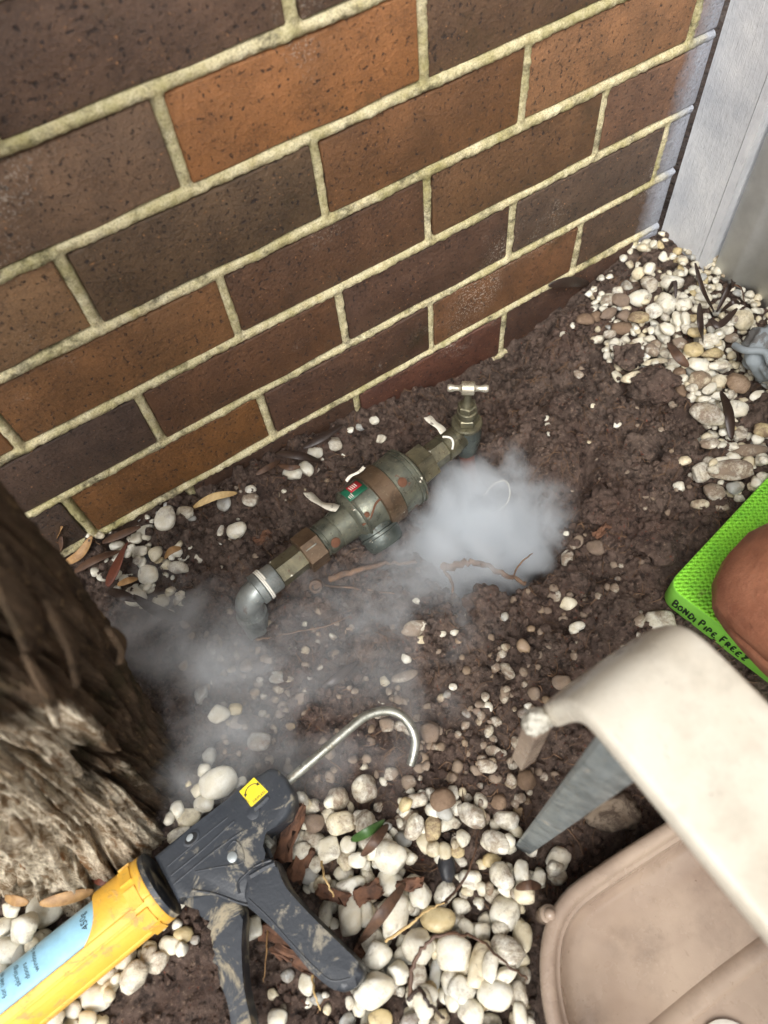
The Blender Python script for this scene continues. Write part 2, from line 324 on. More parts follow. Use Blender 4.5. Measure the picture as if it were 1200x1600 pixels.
def box(bm, x0, x1, y0, y1, z0, z1):
    v = [bm.verts.new((x, y, z)) for z in (z0, z1) for (x, y) in ((x0, y0), (x1, y0), (x1, y1), (x0, y1))]
    for f in ((3, 2, 1, 0), (4, 5, 6, 7), (0, 1, 5, 4), (1, 2, 6, 5), (2, 3, 7, 6), (3, 0, 4, 7)): bm.faces.new([v[i] for i in f])
def frame_from(d, up=(0, 0, 1)):
    x = Vector(d).normalized(); u = Vector(up)
    if abs(x.dot(u)) > .95: u = Vector((0, 1, 0))
    y = u.cross(x).normalized(); z = x.cross(y); return x, y, z
def lathe(prof, o, d, seg=32, up=(0, 0, 1), phase=0., bm=None):
    """prof: list of (distance along d, radius)"""
    bm = bm or bmesh.new(); x, y, z = frame_from(d, up); o = Vector(o); rings = []
    for s, r in prof:
        rings.append([bm.verts.new(o + x * s + (y * math.cos(phase + 2 * math.pi * i / seg) + z * math.sin(phase + 2 * math.pi * i / seg)) * max(r, 1e-5)) for i in range(seg)])
    for a, b in zip(rings, rings[1:]):
        for i in range(seg): bm.faces.new((a[i], a[(i + 1) % seg], b[(i + 1) % seg], b[i]))
    bm.faces.new(list(reversed(rings[0]))); bm.faces.new(rings[-1]); return bm
def tube(pts, rad, seg=8, bm=None, cap=True):
    bm = bm or bmesh.new(); P = [Vector(p) for p in pts]; rings = []
    n = len(P); R_ = rad if isinstance(rad, (list, tuple)) else [rad] * n
    prev = None
    for i in range(n):
        t = (P[min(i + 1, n - 1)] - P[max(i - 1, 0)]).normalized()
        u = prev if prev is not None else Vector((.13, .2, 1))
        u = (u - t * u.dot(t))
        if u.length < 1e-4: u = t.orthogonal()
        u.normalize(); prev = u; b = t.cross(u)
        rings.append([bm.verts.new(P[i] + (u * math.cos(2 * math.pi * k / seg) + b * math.sin(2 * math.pi * k / seg)) * R_[i]) for k in range(seg)])
    for a, b in zip(rings, rings[1:]):
        for i in range(seg): bm.faces.new((a[i], a[(i + 1) % seg], b[(i + 1) % seg], b[i]))
    if cap: bm.faces.new(list(reversed(rings[0]))); bm.faces.new(rings[-1])
    return bm
def spline(P, n=8):
    P = [Vector(p) for p in P]; out = []
    for i in range(len(P) - 1):
        p0, p1, p2, p3 = P[max(i - 1, 0)], P[i], P[i + 1], P[min(i + 2, len(P) - 1)]
        for k in range(n):
            t = k / n; out.append(.5 * ((2 * p1) + (p2 - p0) * t + (2 * p0 - 5 * p1 + 4 * p2 - p3) * t * t + (3 * p1 - p0 - 3 * p2 + p3) * t ** 3))
    return out + [P[-1]]
def extrude_outline(pts, z0, z1, r=.003, seg=3, bm=None):
    """pts: (x, y) outline; prism from z0 to z1 with rounded edges"""
    bm = bm or bmesh.new(); a = [bm.verts.new((p[0], p[1], z0)) for p in pts]; b = [bm.verts.new((p[0], p[1], z1)) for p in pts]
    ar = sum(pts[i][0] * pts[(i + 1) % len(pts)][1] - pts[(i + 1) % len(pts)][0] * pts[i][1] for i in range(len(pts)))
    n = len(pts); ft = bm.faces.new(b if ar > 0 else list(reversed(b))); fb = bm.faces.new(list(reversed(a)) if ar > 0 else a)
    for i in range(n):
        q = (a[i], a[(i + 1) % n], b[(i + 1) % n], b[i]); bm.faces.new(q if ar > 0 else tuple(reversed(q)))
    if r:
        es = [e for f in (ft, fb) for e in f.edges]
        bmesh.ops.bevel(bm, geom=list(set(es)), offset=r, segments=seg, affect='EDGES', profile=.5, clamp_overlap=True)
    return bm
def smooth_closed(P, n=4):
    P = [Vector((p[0], p[1], 0)) for p in P]; L = len(P); out = []
    for i in range(L):
        p0, p1, p2, p3 = P[i - 1], P[i], P[(i + 1) % L], P[(i + 2) % L]
        for k in range(n):
            t = k / n; q = .5 * ((2 * p1) + (p2 - p0) * t + (2 * p0 - 5 * p1 + 4 * p2 - p3) * t * t + (3 * p1 - p0 - 3 * p2 + p3) * t ** 3); out.append((q.x, q.y))
    return out
def add_mod(o, ty, **kw):
    m = o.modifiers.new(ty.lower(), ty)
    for k, v in kw.items(): setattr(m, k, v)
    return m

# ------------------------------------------------------------------ ground: one sheet, fine in view and coarse far off
PIT = (0.155, -0.236)
WP = ([-8, -.6, -.29, -.12, .0, .12, .30, .36, .48, .56, .63, .8, 8], [-.02, -.01, -.010, -.020, -.034, -.048, -.080, -.090, -.070, -.050, -.036, -.03, -.03])
def soil_mask(x, y):
    """1 where dug soil lies open, 0 under the pebble beds"""
    n = (fbm(x * 9, y * 9, 4, 3) - .5) * .10
    a = sstep(-.38, -.30, y + n + .35 * np.clip(x - .02, -1, 0) * 0 + .10 * sstep(0, .3, x) * -1 + .14 * sstep(-.05, .25, x))
    b = 1 - sstep(.36, .44, x + n - .55 * np.clip(-.20 - y, 0, 1) * -1 * 0)
    c = 1 - sstep(.02, .08, (x - .43) + (y + .20) * .0 + n) * sstep(-.42, -.34, y)
    return np.clip(np.maximum(a, .25) * np.maximum(c, .3), 0, 1)
def ground_z(x, y, fine=True):
    z = np.full(x.shape, -.060)
    wp = np.interp(x, *WP); ww = np.exp(-(np.minimum(y, 0) / .085) ** 2); z = z + (wp + .06) * ww
    z = z + .020 * np.exp(-(((x - .60) / .11) ** 2 + ((y + .10) / .12) ** 2))
    z = z + .012 * sstep(.30, .5, x) * sstep(-.75, -.2, y)
    z = z + .016 * np.exp(-(((x - .33) / .09) ** 2 + ((y + .22) / .10) ** 2)) + .010 * np.exp(-(((x - .06) / .08) ** 2 + ((y + .34) / .05) ** 2))
    z = z - .016 * np.exp(-(((x - .27) / .07) ** 2 + ((y + .06) / .05) ** 2))
    n = (fbm(x * 22, y * 22, 3, 41) - .5)
    rr = np.hypot((x - PIT[0]) / 1.06, (y - PIT[1]) / .90) + n * .045
    z = z - .125 * (1 - sstep(.050, .098, rr)) + .008 * np.exp(-((rr - .125) / .028) ** 2)
    r2 = np.hypot((x - .192) / .95, (y + .168) / 1.1) + n * .02; z = z - .085 * (1 - sstep(.022, .050, r2)) * sstep(.05, .098, rr)
    z = z - .040 * (1 - sstep(.75, 1.05, np.hypot((x - .05) / .19, (y + .735) / .17)))
    if fine:
        s = soil_mask(x, y)
        near = sstep(-1.02, -.88, y) * sstep(-.74, -.60, x) * (1 - sstep(.78, .9, x))
        wx = x + (fbm(x * 60, y * 60, 2, 71) - .5) * .012; wy = y + (fbm(x * 60, y * 60, 2, 73) - .5) * .012
        d, i = worley(wx / .052, wy / .052, 1); z = z + near * s * .021 * (np.clip(1 - d * d * 1.6, -.3, 1) * (.3 + i) - .3)
        d, i = worley(wx / .024, wy / .024, 2); z = z + near * s * .0120 * (np.clip(1 - d * d * 1.6, -.3, 1) * (.2 + i) - .3)
        d, i = worley(wx / .0115, wy / .0115, 3); z = z + near * (.3 + .7 * s) * .0066 * (np.clip(1 - d * d * 1.6, -.3, 1) * (.1 + i) - .3)
        z = z + near * s * .018 * (fbm(x * 14, y * 14, 4, 5) - .5) + near * .006 * (fbm(x * 95, y * 95, 3, 6) - .5) + near * .0035 * (fbm(x * 260, y * 260, 2, 8) - .5)
    return z
STEP = .0024
gx = np.arange(-.62, .80, STEP); gy = np.arange(-.90, .012, STEP)
def spread(a, lo, hi):
    l, h, s = [], [], STEP
    v = a[0]
    while v > lo: s *= 1.35; v -= s; l.append(v)
    s = STEP; v = a[-1]
    while v < hi: s *= 1.35; v += s; h.append(v)
    return np.concatenate([l[::-1], a, h])
ax, ay = spread(gx, -40, 40), spread(gy, -40, 40)
X, Y = np.meshgrid(ax, ay); Z = ground_z(X, Y)
def grid_mesh(name, V, ny, nx):
    idx = np.arange(ny * nx).reshape(ny, nx)
    F = np.stack([idx[:-1, :-1], idx[:-1, 1:], idx[1:, 1:], idx[1:, :-1]], -1).reshape(-1, 4)
    me = bpy.data.meshes.new(name); me.vertices.add(len(V)); me.vertices.foreach_set('co', V.astype(np.float32).ravel())
    me.loops.add(F.size); me.loops.foreach_set('vertex_index', F.ravel().astype(np.int32))
    me.polygons.add(len(F)); me.polygons.foreach_set('loop_start', np.arange(0, F.size, 4, dtype=np.int32))
    me.polygons.foreach_set('use_smooth', np.ones(len(F), dtype=bool)); me.update(calc_edges=True); return me
tag(link('ground', grid_mesh('ground', np.stack([X, Y, Z], -1).reshape(-1, 3), len(ay), len(ax)), 'soil'), kind='structure')
# height map used to settle loose things on the ground
HX, HY = np.meshgrid(gx, gy); HM = ground_z(HX, HY)
def hm(x, y):
    i = int(np.clip(round((y - gy[0]) / STEP), 0, len(gy) - 1)); j = int(np.clip(round((x - gx[0]) / STEP), 0, len(gx) - 1)); return float(HM[i, j])
def hm_patch(x, y, r):
    k = max(1, int(r / STEP)); i = int(round((y - gy[0]) / STEP)); j = int(round((x - gx[0]) / STEP))
    i0, i1, j0, j1 = max(0, i - k), min(len(gy), i + k + 1), max(0, j - k), min(len(gx), j + k + 1)
    return (slice(i0, i1), slice(j0, j1)) if i1 > i0 and j1 > j0 else None
def on_ground(u, v, lift=0.):
    z = -.06
    for _ in range(5): p = atz(u, v, z); z = hm(p[0], p[1]) + lift
    return np.array([p[0], p[1], z])

# ------------------------------------------------------------------ brick wall
CO, MZ, BT, PT = .240, .086, .0118, .0106       # module length, course height, bed and perpend joints
wall = empty('brick_wall', (0, 0, -.3), 'weathered brown brick wall with mossy cream mortar joints', 'wall')
BR = {(0, -.5): (92, 66, 58), (0, .5): (88, 62, 52), (1, -1): (112, 82, 68), (1, 0): (140, 86, 48), (1, 1): (92, 64, 50), (1, 2): (112, 74, 54),
      (2, -1.5): (126, 90, 66), (2, -.5): (84, 61, 47), (2, .5): (108, 68, 42), (2, 1.5): (136, 90, 62), (2, 2.5): (120, 84, 66),
      (3, -1): (114, 73, 44), (3, 0): (84, 54, 40), (3, 1): (98, 65, 44), (3, 2): (108, 73, 58),
      (4, -1.5): (76, 55, 50), (4, -.5): (88, 55, 38), (4, .5): (78, 52, 44), (4, 1.5): (84, 62, 54), (4, 2.5): (86, 64, 56),
      (5, -2): (74, 55, 50), (5, -1): (108, 66, 32), (5, 0): (80, 52, 42), (5, 1): (106, 67, 45), (5, 2): (78, 56, 48),
      (6, -1.5): (70, 48, 42), (6, -.5): (72, 48, 40), (6, .5): (86, 50, 42), (6, 1.5): (72, 48, 42), (6, 2.5): (76, 54, 48)}
XEND = .6405; brick_cache = {}
def brick_mesh(w_, var):
    key = (round(w_, 3), var)
    if key not in brick_cache:
        bm = bmesh.new(); r = random.Random(var * 31 + int(w_ * 1000)); h = MZ - BT
        box(bm, -w_ / 2, w_ / 2, 0, .10, -h / 2, h / 2)
        bmesh.ops.subdivide_edges(bm, edges=[e for e in bm.edges if abs(e.verts[0].co.x - e.verts[1].co.x) > .05], cuts=5)
        for v in bm.verts:
            if v.co.y < .05: v.co += Vector((r.uniform(-.0010, .0010), r.uniform(-.0006, .0006), r.uniform(-.0016, .0016)))
        bevel(bm, .0024, 2, 50); bm.normal_update()
        for f in bm.faces: f.smooth = True
        me = bpy.data.meshes.new('brick'); bm.to_mesh(me); bm.free(); me.materials.append(MT['brick']); brick_cache[key] = me
    return brick_cache[key]
for c in range(-10, 10):
    zc = (5 - c) * MZ + MZ / 2
    ks = [(-5.5 if c % 2 == 0 else -6) + i for i in range(10)]
    for k in ks:
        x0, x1 = k * CO + PT / 2, min((k + 1) * CO - PT / 2, XEND)
        if x1 - x0 < .012: continue
        o = bpy.data.objects.new('brick', brick_mesh(x1 - x0, int(rnd.random() * 4) if x1 - x0 > .2 else 0)); COL.objects.link(o)
        o.parent = wall; o.location = ((x0 + x1) / 2 + rnd.uniform(-.0012, .0012), rnd.uniform(-.0012, .0012), zc + .3 + rnd.uniform(-.0008, .0008))
        o.rotation_euler = (rnd.uniform(-.006, .006), rnd.uniform(-.003, .003), 0)
        t = BR.get((c, k)) or rnd.choice([(92, 66, 54), (120, 78, 50), (84, 60, 50), (106, 70, 46)])
        o.color = tuple(min(1, (q * .86 + .14 * sum(lin(*t)[:3]) / 3) * 1.28) for q in (lambda a: (a[0] * .92, a[1] * 1.08, a[2] * .98))(lin(*t))) + (1,)
mx = np.concatenate([np.arange(-1.45, -.42, .012), np.arange(-.42, XEND - .002, .0022), [XEND - .002]]); mz = np.arange(-.24, 1.30, .0024)
MX, MZg = np.meshgrid(mx, mz)
zz = MZg / MZ; fz = np.abs(zz - np.round(zz)) * MZ                        # distance from the bed joint's centre line
row = np.floor(zz); fx_ = MX / CO - np.where(np.mod(row, 2) == 0, 0., .5); fx_ = np.abs(fx_ - np.round(fx_)) * CO
dj = np.minimum(fz - BT / 2, fx_ - PT / 2)                                # how far inside a brick
my = .0030 + (fbm(MX * 45, MZg * 45, 4, 21) - .5) * .0042 + (fbm(MX * 300, MZg * 300, 2, 22) - .5) * .0030 - .0010 * np.exp(-(fz / .003) ** 2) + np.clip(dj + .0012 * (fbm(MX * 120, MZg * 120, 2, 24) - .3), -.002, .004) * 2.2
V = np.stack([MX, my, MZg], -1).reshape(-1, 3)
me = grid_mesh('mortar', V, len(mz), len(mx)); link('mortar', me, 'mortar', wall)
b_ = bmesh.new(); box(b_, -1.45, XEND - .004, .012, .101, -.24, 1.295); finish(b_, 'core', 'mortar', wall)

# ------------------------------------------------------------------ fence beside the wall
fence = empty('metal_fence', (.66, -.05, -.06), 'grey painted metal fence post and ribbed sheet at the wall corner', 'fence')
bm = bmesh.new(); box(bm, .645, .72, -.078, -.0035, -.16, 1.5); bevel(bm, .003, 2); finish(bm, 'post', 'fence', fence)
bm = bmesh.new(); box(bm, .6435, .70, -.0925, -.0795, -.16, 1.5); bevel(bm, .0048, 4); finish(bm, 'post_lip', 'fence', fence)
prof = [(.664, -.094), (.6545, -.100), (.6530, -.108), (.6530, -.128), (.6545, -.134), (.6650, -.150), (.6665, -.158), (.6665, -.205), (.6650, -.213), (.6545, -.228), (.6530, -.236), (.6530, -.256), (.6545, -.262), (.6650, -.278)]
y0 = -.278; per = .128
full = list(prof)
while y0 > -3.2:
    full += [(.6665, y0 - .008), (.6665, y0 - .055), (.6650, y0 - .063), (.6545, y0 - .078), (.6530, y0 - .086), (.6530, y0 - .106), (.6545, y0 - .112), (.6650, y0 - .128)]; y0 -= per
bm = bmesh.new(); a = [bm.verts.new((x, y, -.15)) for x, y in full]; b = [bm.verts.new((x, y, 1.45)) for x, y in full]
for i in range(len(full) - 1): bm.faces.new((a[i], b[i], b[i + 1], a[i + 1]))
o = finish(bm, 'ribbed_sheet', 'sheet', fence, 18); add_mod(o, 'SOLIDIFY', thickness=.0012, offset=0)
bm = bmesh.new(); box(bm, .640, .685, -3.2, -.095, 1.451, 1.49); bevel(bm, .003, 2); finish(bm, 'top_rail', 'fence', fence)

# ------------------------------------------------------------------ tree trunk
def build_trunk():
    zs = np.concatenate([np.arange(-.13, .46, .0028), np.arange(.46, 1.9, .03)]); na = 420
    A, ZZ = np.meshgrid(np.linspace(0, 2 * np.pi, na, endpoint=False), zs)
    t = ZZ + .06
    cx = -.39 + .095 * np.tanh(t / .32); cy = -.24 + .0 * t
    r = .078 + .030 * np.exp(-np.maximum(t, 0) / .06) - .010 * sstep(.4, 1.6, t)
    tw = A + .25 * t                                          # slightly twisted grain
    c, s = np.cos(tw), np.sin(tw)
    def n3(f, fz, sd, o=4):                                  # noise on the cylinder without a seam
        return fbm(c * f + 11, s * f + ZZ * fz + 7, o, sd) * .5 + fbm(s * f - 3, c * f + ZZ * fz * .9 - 5, o, sd + 50) * .5
    lobes = (n3(1.6, .7, 1) - .5) * .050
    rid = 1 - np.abs(n3(4.5, 3.5, 2, 4) * 2 - 1); rid2 = 1 - np.abs(n3(12, 9, 3, 5) * 2 - 1)
    fine = n3(30, 40, 4, 4) - .5
    crack = -np.clip(.6 - np.abs(n3(3.2, 5, 6, 5) - .5) * 13, 0, 1) * .034
    d = lobes + (rid - .80) * .034 + (rid2 - .78) * .014 + fine * .008 + crack
    r = r + d
    V = np.stack([cx + r * np.cos(A), cy + r * np.sin(A), ZZ], -1)
    V2 = np.concatenate([V, V[:, :1]], 1)
    return grid_mesh('trunk', V2.reshape(-1, 3), len(zs), na + 1)
tree = empty('tree_trunk', (-.39, -.24, -.06), 'old gnarled leaning tree trunk with dark mossy bark and pale flaked wood', 'tree')
link('trunk', build_trunk(), 'bark', tree)
def ribbon(pts, w_, name, mat, parent=None, thick=.0012, up=(0, 0, 1), curl=.25, tip=True, tw=0., n=7):
    P = spline(pts, n); bm = bmesh.new(); N = len(P); L, Rr, C = [], [], []
    for i, p in enumerate(P):
        t = (P[min(i + 1, N - 1)] - P[max(i - 1, 0)]).normalized(); q = i / (N - 1)
        side = t.cross(Vector(up)).normalized(); nn = side.cross(t)
        side = (side * math.cos(tw * q) + nn * math.sin(tw * q)); nn = side.cross(t)
        ww = w_ * (max(.05, math.sin(math.pi * min(1, max(0, .04 + q * .93))) ** .7) if tip else (.85 + .15 * math.sin(q * 9)))
        L.append(bm.verts.new(p - side * ww / 2 + nn * ww * curl)); C.append(bm.verts.new(p)); Rr.append(bm.verts.new(p + side * ww / 2 + nn * ww * curl))
    for i in range(N - 1):
        bm.faces.new((L[i], C[i], C[i + 1], L[i + 1])); bm.faces.new((C[i], Rr[i], Rr[i + 1], C[i + 1]))
    o = finish(bm, name, mat, parent, 80); add_mod(o, 'SOLIDIFY', thickness=thick, offset=0); return o
for (uu, vv, zt, ln, wd) in ((14, 960, .17, .09, .016), (170, 1010, .06, .05, .010), (90, 1010, .1, .10, .007), (60, 1080, .06, .09, .006), (30, 1290, .0, .05, .010)):
    d_ = Vector(ray(uu, vv)).normalized(); p = None
    # the trunk surface is met where the ray comes within its radius
    for q in np.arange(.2, .9, .002):
        x = Vector(CAM) + d_ * q; t = x.z + .06; cxx = -.39 + .095 * math.tanh(t / .32)
        if math.hypot(x.x - cxx, x.y + .24) < .104: p = x; break
    if p is None: continue
    t = p.z + .06; out = Vector((p.x + .39 - .095 * math.tanh(t / .32), p.y + .24, 0)).normalized()
    ax_ = Vector((.30, 0, 1)).normalized()
    ribbon([p - ax_ * ln / 2 + out * .004, p + out * .008, p + ax_ * ln / 2 + out * .002], wd, 'bark_strip', 'bark', tree, .004, out, .15)

# ------------------------------------------------------------------ pipe and valve assembly
AX = Vector((1, .125, 0)).normalized(); AO = Vector((0, -.157, 0))
def sx(u, v): return float((Vector(atz(u, v, 0.0)) - AO).dot(AX))
s_el, s_sl0, s_sl1 = sx(392, 930), sx(404, 920), sx(431, 897)
s_ad1, s_n1, s_cy1 = sx(474, 866), sx(497, 847), sx(545, 812)
s_bd0, s_bd1, s_big1 = sx(584, 784), sx(606, 766), sx(645, 740)
s_n2, s_nip, s_col, s_tap = sx(672, 722), sx(697, 704), sx(716, 692), sx(729, 683)
valve = empty('valve_assembly', (.0, -.157, -.06), 'grey green backflow valve between pipe unions and a brass tap', 'valve')
UP = (0, -.4, 1)
def vl(prof, name, mat, seg=40, phase=0., parent=valve, ang=38): return finish(lathe(prof, AO, AX, seg, UP, phase), name, mat, parent, ang)
# elbow turning down into the soil
el = []
ce = AO + AX * s_el
for k in range(9):
    a = math.pi / 2 * k / 8; el.append(ce + AX * (.012 - .020 * math.sin(a)) + Vector((-.004, -.006, -1)) * (.020 * (1 - math.cos(a))))
pts = [ce + AX * .022] + el + [el[-1] + Vector((-.004, -.010, -.035)), el[-1] + Vector((-.006, -.016, -.075))]
elb = finish(tube(pts, [.0150] * 10 + [.0148, .0148], 28), 'elbow', 'galv', valve)
finish(lathe([(0, .0155), (.001, .0178), (.009, .0178), (.010, .0155)], el[-1] + Vector((-.001, -.003, -.008)), Vector((-.004, -.012, -.04)), 30), 'elbow_rim', 'galv', elb)
vl([(s_sl0 - .004, .0150), (s_sl0 - .003, .0185), (s_sl0 + .004, .0185), (s_sl0 + .005, .0165), (s_sl1 - .002, .0165), (s_sl1, .0150)], 'sleeve', 'galv')
bm = bmesh.new(); P = []
for k in range(40):
    a = k * .36; P.append(AO + AX * (s_sl0 + .006 + k * .00012) + frame_from(AX, UP)[1] * math.cos(a) * .0178 + frame_from(AX, UP)[2] * math.sin(a) * .0178)
finish(tube(P, .0011, 6), 'thread_tape', 'white', valve)
vl([(s_sl1, .0145), (s_sl1 + .001, .0166), (s_ad1 - .001, .0166), (s_ad1, .0135)], 'hex_adapter', 'bronze', 6, .3, ang=20)
vl([(s_ad1 - .003, .0205), (s_ad1 - .002, .0236), (s_n1 - .001, .0236), (s_n1, .0210)], 'union_nut', 'bandm', 6, .25, ang=20)
vl([(s_n1, .0185), (s_n1 + .0012, .0200), (s_n1 + .003, .0200), (s_n1 + .0036, .0188), (s_n1 + .005, .0188), (s_n1 + .0058, .0205), (s_n1 + .020, .0205), (s_n1 + .0206, .0198), (s_n1 + .0222, .0198), (s_n1 + .023, .0208), (s_cy1, .0225), (s_cy1 + .006, .030)], 'inlet_barrel', 'body')
vl([(s_cy1 - .002, .020), (s_cy1 + .002, .0285), (s_cy1 + .007, .0325), (s_bd0, .0345), (s_bd0 + .001, .033)], 'valve_body', 'body')
for s_ in (s_cy1 + .008, s_big1 - .013, s_big1 - .007):
    vl([(s_ - .0016, .0330), (s_ - .0010, .0372 if s_ > s_bd1 else .0340), (s_ + .0010, .0372 if s_ > s_bd1 else .0340), (s_ + .0016, .0330)], 'collar_ring', 'body')
bd = vl([(s_bd0 - .003, .0345), (s_bd0 - .002, .0378), (s_bd1 - .002, .0378), (s_bd1 - .001, .0345)], 'clamp_band', 'bandm')
vl([(s_bd1 - .003, .033), (s_bd1, .0358), (s_big1 - .010, .0362), (s_big1 - .004, .0345), (s_big1, .0285), (s_big1 + .001, .018)], 'outlet_barrel', 'body')
vl([(s_big1 - .001, .0215), (s_big1, .0246), (s_n2 - .001, .0246), (s_n2, .0220)], 'union_nut', 'bronze', 6, .55, ang=20)
vl([(s_n2 - .001, .0145), (s_n2, .0166), (s_nip - .002, .0166), (s_nip, .0140)], 'hex_nipple', 'bronze', 6, .2, ang=20)
vl([(s_nip - .002, .0145), (s_nip - .001, .0172), (s_col - .004, .0172), (s_col - .003, .0158), (s_tap + .006, .0150)], 'inlet_collar', 'bronze')
# side port, rust wire and rusty screw heads
pd = Vector((.06, -.86, -.50)).normalized(); po = AO + AX * (s_cy1 + .022)
port = finish(lathe([(.0, .0235), (.040, .0235), (.047, .0225), (.051, .0190), (.052, .004)], po, pd, 32), 'side_port', 'dark_body', valve)
finish(lathe([(.030, .0235), (.031, .0250), (.0345, .0250), (.0355, .0235)], po, pd, 32), 'port_ring', 'dark_body', port)
fx, fy, fz_ = frame_from(AX, UP)
def around(s, a, r): return AO + AX * s + (fy * math.cos(a) + fz_ * math.sin(a)) * r
P = [around(s_cy1 + .002 + k * .0030, 2.15 - .035 * k + .07 * math.sin(k * .55), .0300 + .0005 * min(k, 11)) for k in range(13)]
finish(tube(spline(P, 4), .0013, 6), 'wire', 'rust', valve)
for s, a, r, q in ((s_bd1 + .008, 1.75, .0362, .0058), (s_n1 + .012, 2.25, .0205, .0062), (s_cy1 + .012, 1.9, .033, .0035)):
    c0 = around(s, a, r - .001); dd = around(s, a, 1) - around(s, a, 0)
    finish(lathe([(0, q), (.0014, q * .95), (.0022, q * .6), (.0023, q * .1)], c0, dd, 14), 'rust_blister', 'rust', valve)
for s, a in ((s_ad1 + .008, 1.62), (s_big1 + .009, 1.75)):
    c0 = around(s, a, .0215); b_ = tube([c0 - AX * .007, c0 + AX * .007], .0009, 6); finish(b_, 'nut_ridge', 'steel', valve)
# rating label, torn white tag, white strip
def curved_patch(s0, s1, a0, a1, r, name, mat, parent, n=8):
    bm = bmesh.new(); g = [[bm.verts.new(around(s0 + (s1 - s0) * i / 2, a0 + (a1 - a0) * j / n, r)) for j in range(n + 1)] for i in range(3)]
    for i in range(2):
        for j in range(n): bm.faces.new((g[i][j], g[i + 1][j], g[i + 1][j + 1], g[i][j + 1]))
    bmesh.ops.recalc_face_normals(bm, faces=bm.faces); o = finish(bm, name, mat, parent); add_mod(o, 'SOLIDIFY', thickness=.0006, offset=1); return o
lab = curved_patch(s_cy1 + .006, s_bd0 - .005, .62, 1.22, .0349, 'rating_label', 'green_lbl', valve)
curved_patch(s_cy1 + .014, s_bd0 - .007, .66, 1.0, .0357, 'red_field', 'red_lbl', lab)
for k in range(4): curved_patch(s_cy1 + .016 + k * .0026, s_cy1 + .0172 + k * .0026, .72, .92, .0364, 'print_line', 'white', lab)
for k in range(3): curved_patch(s_cy1 + .008 + k * .0022, s_cy1 + .0090 + k * .0022, 1.04 - k * .02, 1.16, .0357, 'print_line', 'white', lab)
tg = [atz(480, 770, .012), atz(492, 782, .016), atz(508, 790, .022), atz(528, 795, .024)]
tgo = ribbon([Vector(p) for p in tg], .013, 'torn_tag', 'tagc', valve, .0005, (.6, -.3, 1), .06, False)
st = [atz(541, 752, .030), atz(548, 744, .033), atz(560, 738, .036), atz(569, 730, .036)]
ribbon([Vector(p) for p in st], .0038, 'white_strip', 'tagc', valve, .0012, (0, -.3, 1), .2, False)
# tap
TX, TY = AO.x + AX.x * s_tap + .006, AO.y + AX.y * s_tap
TO = Vector((TX, TY, 0)); TU = Vector((.02, .03, 1)).normalized()
def tl(prof, name, mat, seg=32, ph=0., parent=valve, ang=38): return finish(lathe(prof, TO, TU, seg, (0, 1, 0), ph), name, mat, parent, ang)
tl([(-.040, .0115), (-.034, .0145), (-.028, .0150), (-.018, .0172), (.0, .0185), (.010, .0172), (.014, .0165), (.015, .010)], 'tap_body', 'dark_body')
tl([(.012, .0150), (.0135, .0182), (.018, .0190), (.020, .0178), (.0205, .0130)], 'bonnet_flange', 'bronze')
tl([(.020, .0128), (.0212, .0146), (.030, .0146), (.0312, .0130)], 'bonnet_nut', 'bronze', 6, .4, ang=20)
tl([(.031, .0125), (.032, .0128), (.040, .0120), (.041, .0105)], 'bonnet_barrel', 'bronze')
tl([(.040, .0098), (.041, .0116), (.049, .0116), (.050, .0098)], 'gland_nut', 'bronze', 6, .1, ang=20)
tl([(.049, .0088), (.055, .0062), (.058, .0048), (.070, .0046)], 'spindle', 'bronze')
hd = Vector((.80, -.60, -.02)).normalized(); ho = TO + TU * .077
hsc = .88
hp = [(u_ * hsc, v_ * hsc) for u_, v_ in [(-.0265, .0010), (-.0262, .0042), (-.0235, .0054), (-.0205, .0050), (-.016, .0036), (-.011, .0040), (-.0085, .0056), (-.0083, .0083), (-.0075, .0090), (.0075, .0090), (.0083, .0083), (.0085, .0056), (.011, .0040), (.016, .0036), (.0205, .0050), (.0235, .0054), (.0262, .0042), (.0265, .0010)]]
finish(lathe(hp, ho, hd, 26), 'tee_handle', 'chrome', valve)
rp = [TO + TU * -.034, TO + TU * -.07 + Vector((.002, -.004, 0)), TO + Vector((.006, -.020, -.115)), TO + Vector((.012, -.050, -.150)), TO + Vector((.014, -.095, -.165))]
finish(tube(spline(rp, 6), .0098, 24), 'copper_riser', 'copper', valve)
# paint run and paper tag at the tap collar
P = [around(s_nip + .002 + .006 * math.sin(k * .3), 1.0 + k * .10, .0182) for k in range(12)]
finish(tube(spline(P, 3), .0014, 6), 'paint_run', 'white', valve)
pt = [atz(667, 652, .030), atz(675, 660, .030), atz(686, 668, .028), atz(692, 676, .024)]
ribbon([Vector(p) for p in pt], .011, 'paper_tag', 'tagc', valve, .001, (.3, -.2, 1), .12, False)

